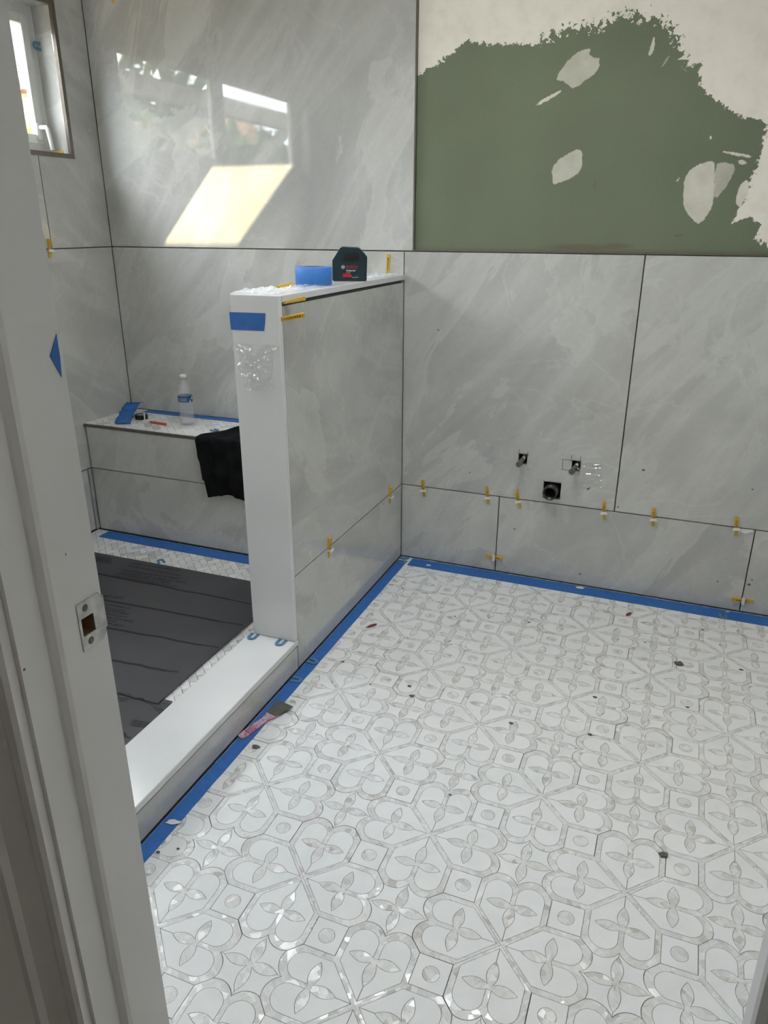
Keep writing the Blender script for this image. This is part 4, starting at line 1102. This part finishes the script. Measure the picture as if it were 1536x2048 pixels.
# crumpled blue tape ball-strip
q0 = onZ(262, 845, BZ)
ct = [(0.0, 0.0, 0.005), (-0.028, 0.045, 0.018), (-0.055, 0.088, 0.008), (-0.080, 0.130, 0.020), (-0.098, 0.165, 0.022), (-0.105, 0.195, 0.040), (-0.085, 0.205, 0.046)]
def ribbon(path, w, name, mat, label, cat, org, side=(1, 0, 0)):
    mb = MB(); P = [Vector(p) for p in path]; vs = []; fs_ = []
    n = 6*(len(P)-1)
    for i in range(n+1):
        t_ = i/n*(len(P)-1); k = min(int(t_), len(P)-2); f_ = t_-k
        f_ = f_*f_*(3-2*f_)*0.5+f_*0.5
        p = P[k].lerp(P[k+1], f_)
        for j in range(5):
            s_ = (j/4-0.5)*w
            vs.append((p.x+side[0]*s_, p.y+side[1]*s_, max(0.0012, p.z+0.006*noise.noise(Vector((i*0.5, j*0.9, 3)))+0.003*abs(j-2)/2*math.sin(i*0.8))))
    for i in range(n):
        for j in range(4): fs_.append((i*5+j, i*5+j+1, i*5+6+j, i*5+5+j))
    o = mb.add(vs, fs_).build(name, mat, None, True); o.location = org
    md = o.modifiers.new('thick', 'SOLIDIFY'); md.thickness = 0.0008
    return tag(o, label, cat)
ribbon(ct, 0.066, 'crumpled_tape', M_BLUE, 'crumpled folded piece of blue masking tape in the bench corner', 'masking tape', (-1.196, -0.265, BZ+0.001), (0.86, 0.50, 0))
# black electrical tape
q = onZ(274, 838, BZ)
et = thing('electrical_tape', 'small roll of black electrical tape on the bench', 'tape roll', (q.x+0.016, q.y+0.012, BZ+0.0006))
MB().lathe([(0.017, 0.0), (0.0275, 0.0), (0.028, 0.001), (0.028, 0.018), (0.0275, 0.019), (0.017, 0.019)], 36, close=True).build('tape', M_BLACK, et)
MB().lathe([(0.0155, 0.0), (0.017, 0.0), (0.017, 0.0188), (0.0155, 0.0188)], 30, close=True).build('core', M_CARD, et)
MB().lathe([(0.0, 0.017), (0.0153, 0.0175)], 30).build('inner_disc', plain('pinkish_card', (0.30, 0.22, 0.20), 0.8), et)
q = onZ(287, 842, BZ)
o = MB().box(-0.003, 0.003, -0.0012, 0.0012, 0.0, 0.038).box(-0.012, 0.012, -0.006, 0.006, 0.0, 0.0025).build('plastic_spacer', M_CLIP)
o.location = (q.x+0.004, q.y+0.005, BZ+0.0006); o.rotation_euler = (0, 0, 0.4)
bevel(o, 0.0008)
tag(o, 'small white plastic clip standing up beside the electrical tape', 'clip')
# red pen-like cutter
a = onZ(297, 845.5, BZ); b_ = onZ(333, 851, BZ)
d = (b_-a); L = d.length; d.normalize()
cut = thing('utility_cutter', 'orange red scoring pen lying on the bench seat', 'cutter', M=basis((a.x, a.y, BZ+0.0008), d, Vector((-d.y, d.x, 0)), (0, 0, 1)))
bevel(MB().prism([(0.014, -0.004), (L-0.004, -0.0055), (L, -0.003), (L, 0.003), (L-0.004, 0.0055), (0.014, 0.004), (0.010, 0.0)], 0.0, 0.009).build('handle', M_ORANGE, cut), 0.0015)
MB().prism([(0.0, -0.0005), (0.014, -0.0025), (0.014, 0.0025), (0.0, 0.0005)], 0.002, 0.005).build('tip', M_STEEL, cut)

# black cloth draped over the bench front
xa, xb = -0.775, -0.40
def cloth(u, v):
    x = xa+(xb-xa)*u
    yb = -0.285+0.20*min(1, u/0.30)                # back edge on the seat slants away
    hang = (0.185+0.012*math.sin(u*7)) if u < 0.06 else 0.245+0.010*math.sin(u*11+1)
    Ltop = yb-(BY-0.010); tot = Ltop+hang; s_ = v*tot
    fold = 0.0055*math.sin(u*34+0.6*math.sin(v*5))+0.004*noise.noise(Vector((u*9, v*7, 1.7)))
    rr = 0.012
    if s_ < Ltop-rr:
        return (x+0.004*noise.noise(Vector((u*5, v*9, 2))), yb-s_, BZ+0.0065+max(-0.004, 0.35*fold+0.006*noise.noise(Vector((u*7, v*6, 9)))))
    if s_ < Ltop+rr:
        a_ = (s_-(Ltop-rr))/(2*rr)*PI/2
        return (x, BY-0.010+rr-rr*math.sin(a_)-max(0, fold)*a_*0.6-0.002, BZ+0.0065-rr*(1-math.cos(a_))+0.2*fold*(1-a_/1.6))
    k = s_-Ltop-rr
    return (x+0.07*k*(1-u)*1.2, BY-0.012-max(-0.004, fold*min(1.6, 0.7+k*7)+0.006*k*6*noise.noise(Vector((u*6, k*9, 4))))-0.004, BZ+0.0065-rr-k)
o = MB().grid(cloth, 64, 60).build('black_cloth', M_CLOTH, None, True)
md = o.modifiers.new('thick', 'SOLIDIFY'); md.thickness = 0.0025; md.offset = 1
tag(o, 'black cloth draped over the front edge of the bench', 'cloth')
def dustm():
    m, nt, b, out = newmat('plaster_dust')
    b.inputs['Base Color'].default_value = (0.5, 0.5, 0.48, 1); b.inputs['Roughness'].default_value = 0.9
    return m

# ------------------------------------------------------------------ membrane on the shower floor
def mem_z(x, y): return ZS+0.0025+0.0025*(noise.noise(Vector((x*3.1, y*3.1, 2.0)))+0.6)
P0, P1, P2, P3 = onZ(150, 1099, ZS), onZ(503, 1165, ZS), onZ(503, 1245, ZS), onZ(318, 1405, ZS)
def sheet(name, quad, n, m_, label, lift=0.0):
    A0, B0, C0, D0 = [Vector((p[0], p[1], 0)) for p in quad]   # back-left, back-right, front-right, front-left
    mb = MB()
    def fn(u, v):
        p = A0.lerp(B0, u).lerp(D0.lerp(C0, u), v)
        return (p.x, p.y, mem_z(p.x, p.y)+lift)
    o = mb.grid(fn, n, m_).build(name, M_MEMB)
    md = o.modifiers.new('thick', 'SOLIDIFY'); md.thickness = 0.0012
    return tag(o, label, 'membrane')
mem1 = sheet('waterproof_membrane', [(-1.30, -0.545), (-0.262, -0.535), (-0.262, -1.322), (-1.30, -1.345)], 40, 34, 'large dark grey membrane sheet with printed code text on the shower floor', 0.0030)
mem2 = sheet('waterproof_membrane', [(-1.30, -1.325), (-0.232, -1.295), (-0.175, -2.10), (-1.30, -2.10)], 40, 30, 'second grey membrane sheet near the curb with a small logo', 0.0)
def mline(a, b_, w, parent, lift, wob=0.006):
    pa = onZ(*a, ZS+0.006); pb = onZ(*b_, ZS+0.006); mb = MB(); vs = []; n = 30
    d = Vector((pb.x-pa.x, pb.y-pa.y, 0)); nn = Vector((-d.y, d.x, 0)).normalized()
    for i in range(n+1):
        p = pa.lerp(pb, i/n)+nn*wob*noise.noise(Vector((i*0.22, a[1]*0.01, 0)))
        ww = w*(1 if i < n-3 else 0.6)
        for s_ in (-1, 1):
            q_ = p+nn*ww/2*s_; vs.append((q_.x, q_.y, mem_z(q_.x, q_.y)+lift+0.0016))
    mb.add(vs, [(2*i, 2*i+2, 2*i+3, 2*i+1) for i in range(n)])
    o = mb.build('printed_line', M_BLKPRINT, parent)
LINES = [((150, 1140), (505, 1209)), ((150, 1190), (485, 1252)), ((170, 1247), (436, 1298)), ((190, 1315), (356, 1347))]
for a, b_ in LINES: mline(a, b_, 0.010, mem1, 0.0030)
mline((195, 1449), (262, 1475), 0.010, mem2, 0.0)
mline((236, 1386), (320, 1411), 0.003, mem2, 0.0035, 0.01)
def mtext(body, p_left, p_right, size, parent, lift, shear=0.25, align='LEFT'):
    a = onZ(*p_left, ZS+0.006); b_ = onZ(*p_right, ZS+0.006); d = (b_-a); d.z = 0; L = d.length; d.normalize(); nn = Vector((-d.y, d.x, 0))
    o = text_mesh('printed_text', body, size, M_BLKPRINT, parent, Matrix.Identity(4), shear=shear, bold=0.0003)
    xs = [v.co.x for v in o.data.vertices]; wd = max(xs)-min(xs)
    k = L/wd if wd > 0 else 1
    for v in o.data.vertices:
        w_ = Vector((a.x, a.y, 0))+d*(v.co.x*k)+nn*v.co.y
        v.co = (w_.x, w_.y, mem_z(w_.x, w_.y)+lift+0.0018)
    return o
T1 = ['CONFORMS TO INTERNATIONAL PLUMBING CODE', 'NATIONAL PLUMBING CODE OF CANADA', 'CODE INTERNATIONAL DE LA PLOMBERIE', 'CODE NATIONAL DE LA PLOMBERIE DU CANADA', 'CÓDIGO INTERNACIONAL DE PLOMERÍA', 'CÓDIGO NACIONAL DE PLOMERÍA DE CANADA']
R1 = [((258, 1128), (357, 1144)), ((252, 1133), (360, 1154)), ((240, 1142), (357, 1160)), ((238, 1147), (370, 1168)), ((226, 1149), (339, 1168)), ((222, 1153), (353, 1176))]
for s_, (a, b_) in zip(T1, R1): mtext(s_, a, b_, 0.0155, mem1, 0.0030)
mtext('40 mil', (200, 1196), (243, 1199), 0.034, mem1, 0.0030)
R2 = [((150, 1200), (256, 1219)), ((140, 1206), (248, 1225)), ((150, 1212), (256, 1231)), ((138, 1217), (252, 1237)), ((146, 1225), (265, 1246)), ((134, 1226), (231, 1246)), ((128, 1232), (243, 1255))]
for s_, (a, b_) in zip(['TO CODE / CONFORME A'] + T1[1:] + ['CODE'], R2): mtext(s_, a, b_, 0.0155, mem1, 0.0030)
for i in range(5): mtext('▬'*1 if False else 'IIIIIIIIIIIIIIIIIIII', (188, 1114+i*2.4), (221, 1119+i*2.4), 0.008, mem1, 0.0030, 0)
mtext('G55Y', (225, 1402), (254, 1404), 0.030, mem2, 0.0)
mtext('UPC', (306, 1416), (326, 1428), 0.020, mem2, 0.0, 0.0)
mline((302, 1408), (325, 1432), 0.002, mem2, 0.0, 0); mline((313, 1404), (345, 1410), 0.002, mem2, 0.0, 0); 
for i in range(3): mtext('1. UNIFORM PLUMBING CODE LISTED', (262-i*2, 1441+i*4.5), (300-i*2, 1448+i*4.5), 0.009, mem2, 0.0, 0.0)

# ------------------------------------------------------------------ putty knife on the floor, half under the curb
a = onZ(480, 1478, 0.0); b_ = onZ(572, 1411, 0.0)
d = (b_-a); d.z = 0; L = d.length; d.normalize()
pk = thing('putty_knife', 'putty knife with pink spotted handle lying by the curb', 'putty knife', M=basis((a.x, a.y, 0.0013), d, Vector((-d.y, d.x, 0)), (0, 0, 1)))
def mat_pink():
    m, nt, b, out = newmat('pink_marbled_plastic')
    v = coords(nt); n = noise_n(nt, v, 60, 4, 0.6, 1.0); n2 = noise_n(nt, v, 130, 3)
    c_ = ramp(nt, n, [(0.40, (0.55, 0.42, 0.48)), (0.52, (0.50, 0.30, 0.40)), (0.58, (0.38, 0.02, 0.08)), (0.66, (0.45, 0.33, 0.40))])
    nt.links.new(c_, b.inputs['Base Color']); b.inputs['Roughness'].default_value = 0.4
    return m
hp = [(0.0, -0.006), (0.006, -0.0115), (0.02, -0.0125), (L*0.35, -0.0120), (L*0.52, -0.0105), (L*0.62, -0.0150), (L*0.70, -0.0215), (L*0.72, 0.0215), (L*0.62, 0.0150), (L*0.52, 0.0105), (L*0.35, 0.0120), (0.02, 0.0125), (0.006, 0.0115), (0.0, 0.006)]
bevel(MB().prism(hp, 0.0, 0.006).build('handle', mat_pink(), pk), 0.0015)
MB().prism([(L*0.66, -0.019), (L*0.66, 0.019), (L, 0.030), (L, -0.030)], 0.0062, 0.0072).build('blade', plain('dull_steel_blade', (0.17, 0.165, 0.14), 0.5, 0.6, var=0.12, vscale=50), pk)
text_mesh('printed_text', 'MBs', 0.010, M_BLKPRINT, pk, basis((0.026, 0.009, 0.00625), (0, -1, 0), (1, 0, 0), (0, 0, 1)))
text_mesh('printed_text', 'FJZ', 0.006, M_BLKPRINT, pk, basis((0.042, 0.007, 0.00625), (0, -1, 0), (1, 0, 0), (0, 0, 1)))
MB().box(0.0385, 0.0392, -0.010, 0.010, 0.0060, 0.00625).build('printed_line', M_BLKPRINT, pk)
# small blue tape corner stuck to the door frame
P = [(lambda q_: (q_.y, q_.z))(onX(*p, DX0)) for p in ((119, 668), (126, 715), (129, 755), (106, 713))]
_tp = MB().prism(P, 0.0002, 0.0008, M=Mx).build('masking_tape', M_BLUE); _tp.matrix_world = door.matrix_world.copy()
tag(_tp, 'small torn corner of blue masking tape on the door frame', 'masking tape')
# paper labels on the window reveal are reflections of daylight: nothing to build

# ------------------------------------------------------------------ crumbs of mortar and scraps on the floor
def crumb(px, py, r, label, mat=M_MORTAR, flat=0.45, z=0.0, cat='mortar crumb', ang=0.0, stretch=1.3):
    q = onZ(px, py, z); bm = bmesh.new(); bmesh.ops.create_icosphere(bm, subdivisions=2, radius=r)
    for v in bm.verts:
        k = 1+0.5*noise.noise(v.co*(1.6/r)+Vector((px, py, 0)))
        v.co = Vector((v.co.x*k*stretch, v.co.y*k, max(-r*flat*0.9, v.co.z*k*flat)))
    zmin = min(v.co.z for v in bm.verts)
    for v in bm.verts: v.co.z -= zmin
    me = bpy.data.meshes.new('crumb'); bm.to_mesh(me); bm.free(); me.materials.append(mat)
    o = link('mortar_crumb' if mat is M_MORTAR else 'plastic_scrap', me); o.location = (q.x, q.y, z+0.0002); o.rotation_euler = (0, 0, ang)
    return tag(o, label, cat)
crumb(1357, 1329, 0.011, 'dark mortar crumb on the mosaic below the drain pipe')
crumb(1326, 1711, 0.008, 'jagged black mortar crumb on a heart tile edge', ang=0.7)
crumb(512, 1494, 0.009, 'mortar smudge on a pearl dot next to the floor tape', flat=0.1)
crumb(743, 1252, 0.008, 'thin red scrap beside the half wall on the mosaic', M_PINKRED, 0.25, cat='scrap', ang=1.0, stretch=3.0)
crumb(1257, 1229, 0.007, 'dark red scrap on the mosaic close to the back wall tape', M_PINKRED, 0.25, cat='scrap', ang=1.2, stretch=2.6)
crumb(823, 1393, 0.006, 'small brown mortar crumb on a star tile petal')
for k, p in enumerate([(910, 1233), (1058, 1245), (819, 1373), (741, 1369), (686, 1324), (1022, 1447), (1290, 1285), (1405, 1260), (1180, 1470), (900, 1590), (1375, 1415), (1482, 1340), (356, 1698), (316, 1705), (1190, 1395), (1440, 1290)]):
    o = crumb(p[0], p[1], 0.0028+0.0012*((k*7) % 3), 'tiny dark speck of mortar scattered on the white mosaic', flat=0.3)
    o['group'] = 'mortar specks on the mosaic'
o = crumb(190, 1056, 0.018, 'reddish scrap in the shower corner at the end of the tape', M_PINKRED, 0.2, ZS, 'scrap', 0.4, 1.8)

# chips of mortar stuck on the wall tiles, a torn clip stub, paint chips on the tape
for (px, py, r) in [(1287, 940, 0.0045), (1160, 1148, 0.004), (1498, 1169, 0.005), (1504, 1160, 0.003), (877, 660, 0.003), (940, 945, 0.0025), (1236, 1014, 0.003), (1435, 1163, 0.003), (1505, 979, 0.003), (1176, 978, 0.004), (1029, 1058, 0.0035), (1180, 976, 0.003)]:
    q = onY(px, py, 0.0)
    MB().lathe([(0, 0.0012), (r*0.6, 0.0010), (r, 0.0)], 9, 0, basis((q.x, 0, q.z), (1, 0, 0), (0, 0, 1), (0, -1, 0)) @ Matrix.Diagonal((1.2, 0.8, 1, 1))).build('mortar_spot', M_MORTAR, wb)
q = onY(1495, 1062, 0.0)
o = MB().prism([(-0.022, -0.006), (-0.004, -0.011), (0.020, 0.003), (0.016, 0.007), (-0.018, 0.006)], 0.0, 0.003, M=basis((0, 0, 0), (1, 0, 0), (0, 0, 1), (0, -1, 0))).build('clip_stub', M_CLIP)
o.location = (q.x, -0.0003, q.z)
tag(o, 'torn white plastic clip stub left in the low wall joint', 'clip')
for px, py, r, lab in [(857, 1131, 0.007, 'white paint chip on the back wall floor tape'), (1455, 1166+58, 0.004, 'tiny white chip beside the back wall shim'), (1160, 1176, 0.010, 'bent white plastic sliver on the back wall floor tape'), (346, 1645, 0.009, 'pale mortar blob on the floor tape beside the curb'), (862, 1122, 0.005, 'clear clip remnant on tape near the corner shims')]:
    o = crumb(px, py, r, lab, M_CLIP, 0.18, 0.0012, 'scrap', 0.3, 1.7)

# ------------------------------------------------------------------ outside the window: ground, fence, neighbour's house, trees
def mat_leaf(name, a, b_):
    m, nt, b, out = newmat(name)
    oi = nt.nodes.new('ShaderNodeNewGeometry')
    c_ = ramp(nt, oi.outputs['Random Per Island'], [(0.0, a), (1.0, b_)])
    nt.links.new(c_, b.inputs['Base Color']); b.inputs['Roughness'].default_value = 0.6
    return m
M_LEAF = mat_leaf('dark_green_leaves', (0.03, 0.06, 0.018), (0.09, 0.14, 0.045))
M_LEAFY = mat_leaf('yellow_green_leaves', (0.20, 0.21, 0.03), (0.45, 0.41, 0.07))
M_BARK = plain('brown_bark', (0.12, 0.085, 0.06), 0.9, var=0.3, vscale=20)
M_FENCE = plain('dark_tan_fence_boards', (0.26, 0.16, 0.09), 0.8, var=0.25, vscale=6)
M_ROOF = plain('brown_roof_shingle', (0.16, 0.10, 0.07), 0.85, var=0.2, vscale=12)
M_STUCCO = plain('terracotta_stucco', (0.38, 0.23, 0.14), 0.85, var=0.06)
M_SOIL = plain('dry_garden_soil', (0.18, 0.14, 0.09), 0.95, var=0.3, vscale=5)
struct(MB().box(-30, XL-0.17, -25, 25, -0.6, -0.4).build('ground', M_SOIL), 'dry garden ground outside the window', 'ground')
def tree(x, y, h, r, n, label, leaf=M_LEAF, ls=0.10, seed=1):
    rnd = random.Random(seed)
    o = thing('garden_tree', label, 'tree', (x, y, -0.4), group='trees outside the window')
    br = MB(); br.tube([(0, 0, 0), (0.05, 0.03, h*0.4), (0.0, 0.08, h*0.75)], [0.10, 0.075, 0.04], 8)
    for i in range(7):
        a_ = i*2.4; z0 = h*(0.35+0.06*i)
        br.tube([(0.03, 0.03, z0), (r*0.5*math.cos(a_), r*0.5*math.sin(a_), z0+h*0.14), (r*0.85*math.cos(a_), r*0.85*math.sin(a_), z0+h*0.22)], [0.035, 0.022, 0.008], 6)
    br.build('trunk', M_BARK, o, True)
    lf = MB()
    for i in range(n):
        a_ = rnd.uniform(0, 2*PI); ph = math.acos(rnd.uniform(-1, 1)); rr = r*rnd.uniform(0.35, 1)**0.6
        p = Vector((rr*math.sin(ph)*math.cos(a_), rr*math.sin(ph)*math.sin(a_), h*0.68+0.9*rr*math.cos(ph)*h/(2.6*r)))
        k = noise.noise(p*1.1+Vector((seed, 0, 0)))
        if k < -0.12: continue
        e1 = Vector((rnd.gauss(0, 1), rnd.gauss(0, 1), rnd.gauss(0, 1))).normalized(); e2 = e1.cross(Vector((rnd.gauss(0, 1), rnd.gauss(0, 1), 1))).normalized()
        s_ = ls*rnd.uniform(0.6, 1.3)
        lf.add([p-e1*s_, p+e2*s_*0.45, p+e1*s_, p-e2*s_*0.45], [(0, 1, 2, 3)])
    fo = lf.build('foliage', leaf, o)
    fo['kind'] = 'stuff'
    return o
tree(-4.5, -3.7, 3.8, 1.15, 2200, 'dark green tree nearest the board fence', ls=0.13, seed=3)
tree(-5.0, -6.8, 2.95, 1.20, 2200, 'dark green tree in the middle of the garden row', ls=0.13, seed=5)
tree(-3.4, -9.4, 3.1, 1.10, 2600, 'dark green tree at the doorway end of the garden row', ls=0.13, seed=8)
tree(-4.0, 2.2, 2.5, 0.75, 1100, 'yellow leaved shrub in front of the fence', leaf=M_LEAFY, ls=0.08, seed=11)
tree(-6.3, 3.7, 4.2, 0.70, 700, 'thin yellowing tree between the fence and the house', leaf=M_LEAFY, ls=0.09, seed=13)
fe = thing('board_fence', 'dark tan wooden board fence outside the window', 'fence', (-5.3, 0, -0.4))
me_b = MB().box(-0.012, 0.012, -0.068, 0.068, 0.0, 2.2).mesh('board', M_FENCE)
for i in range(70):
    link('board', me_b, fe, Matrix.Translation((random.uniform(-.004, .004), -1.6+i*0.145, random.uniform(-.02, .02))))
for z in (0.5, 2.0):
    MB().box(0.012, 0.05, -1.7, 8.5, z, z+0.09).build('rail', M_FENCE, fe)
ho = thing('neighbour_house', 'terracotta stucco house with brown shingle roof behind the fence', 'house', (-9.8, 8.2, -0.4))
MB().box(-3, 2, -3.0, 5.0, 0, 3.45).build('wall', M_STUCCO, ho)
MB().prism([(-3.6, 3.4), (2.3, 3.4), (2.3, 3.5), (-0.5, 4.1), (-3.6, 3.5)], -3.3, 5.5, M=basis((0, 0, 0), (1, 0, 0), (0, 0, 1), (0, 1, 0))).build('roof', M_ROOF, ho)
ho2 = thing('neighbour_house', 'small terracotta gable house among the dark trees', 'house', (-11.0, -13.0, -0.4))
MB().box(-2, 2, -2.0, 2.0, 0, 2.6).build('wall', M_STUCCO, ho2)
MB().prism([(-2.4, 2.5), (2.4, 2.5), (0.0, 4.2)], -2.4, 2.4, M=basis((0, 0, 0), (0, 1, 0), (0, 0, 1), (1, 0, 0))).build('roof', M_STUCCO, ho2)

pf = thing('patio_frame', 'grey timber patio frame with slanting braces outside the window', 'patio frame', (-2.4, 0, -0.4))
M_GTIM = plain('weathered_grey_timber', (0.16, 0.155, 0.15), 0.8, var=0.2, vscale=12)
MB().box(-0.045, 0.045, -5.2, -1.2, 2.50, 2.62).build('beam', M_GTIM, pf)
for (ya, za, yb_, zb_) in ((-3.62, 2.52, -2.85, 2.10), (-2.45, 2.52, -1.62, 2.08)):
    MB().prism([(ya, za-0.03), (ya, za+0.0), (ya+0.12, za), (yb_+0.05, zb_), (yb_-0.07, zb_)], -0.03, 0.03, M=basis((0, 0, 0), (0, 1, 0), (0, 0, 1), (1, 0, 0))).build('brace', M_GTIM, pf)
for y_ in (-1.62, -2.85, -5.0):
    MB().box(-0.04, 0.04, y_-0.05, y_+0.05, 0.0, 2.10 if y_ > -4 else 2.5).build('post', M_GTIM, pf)
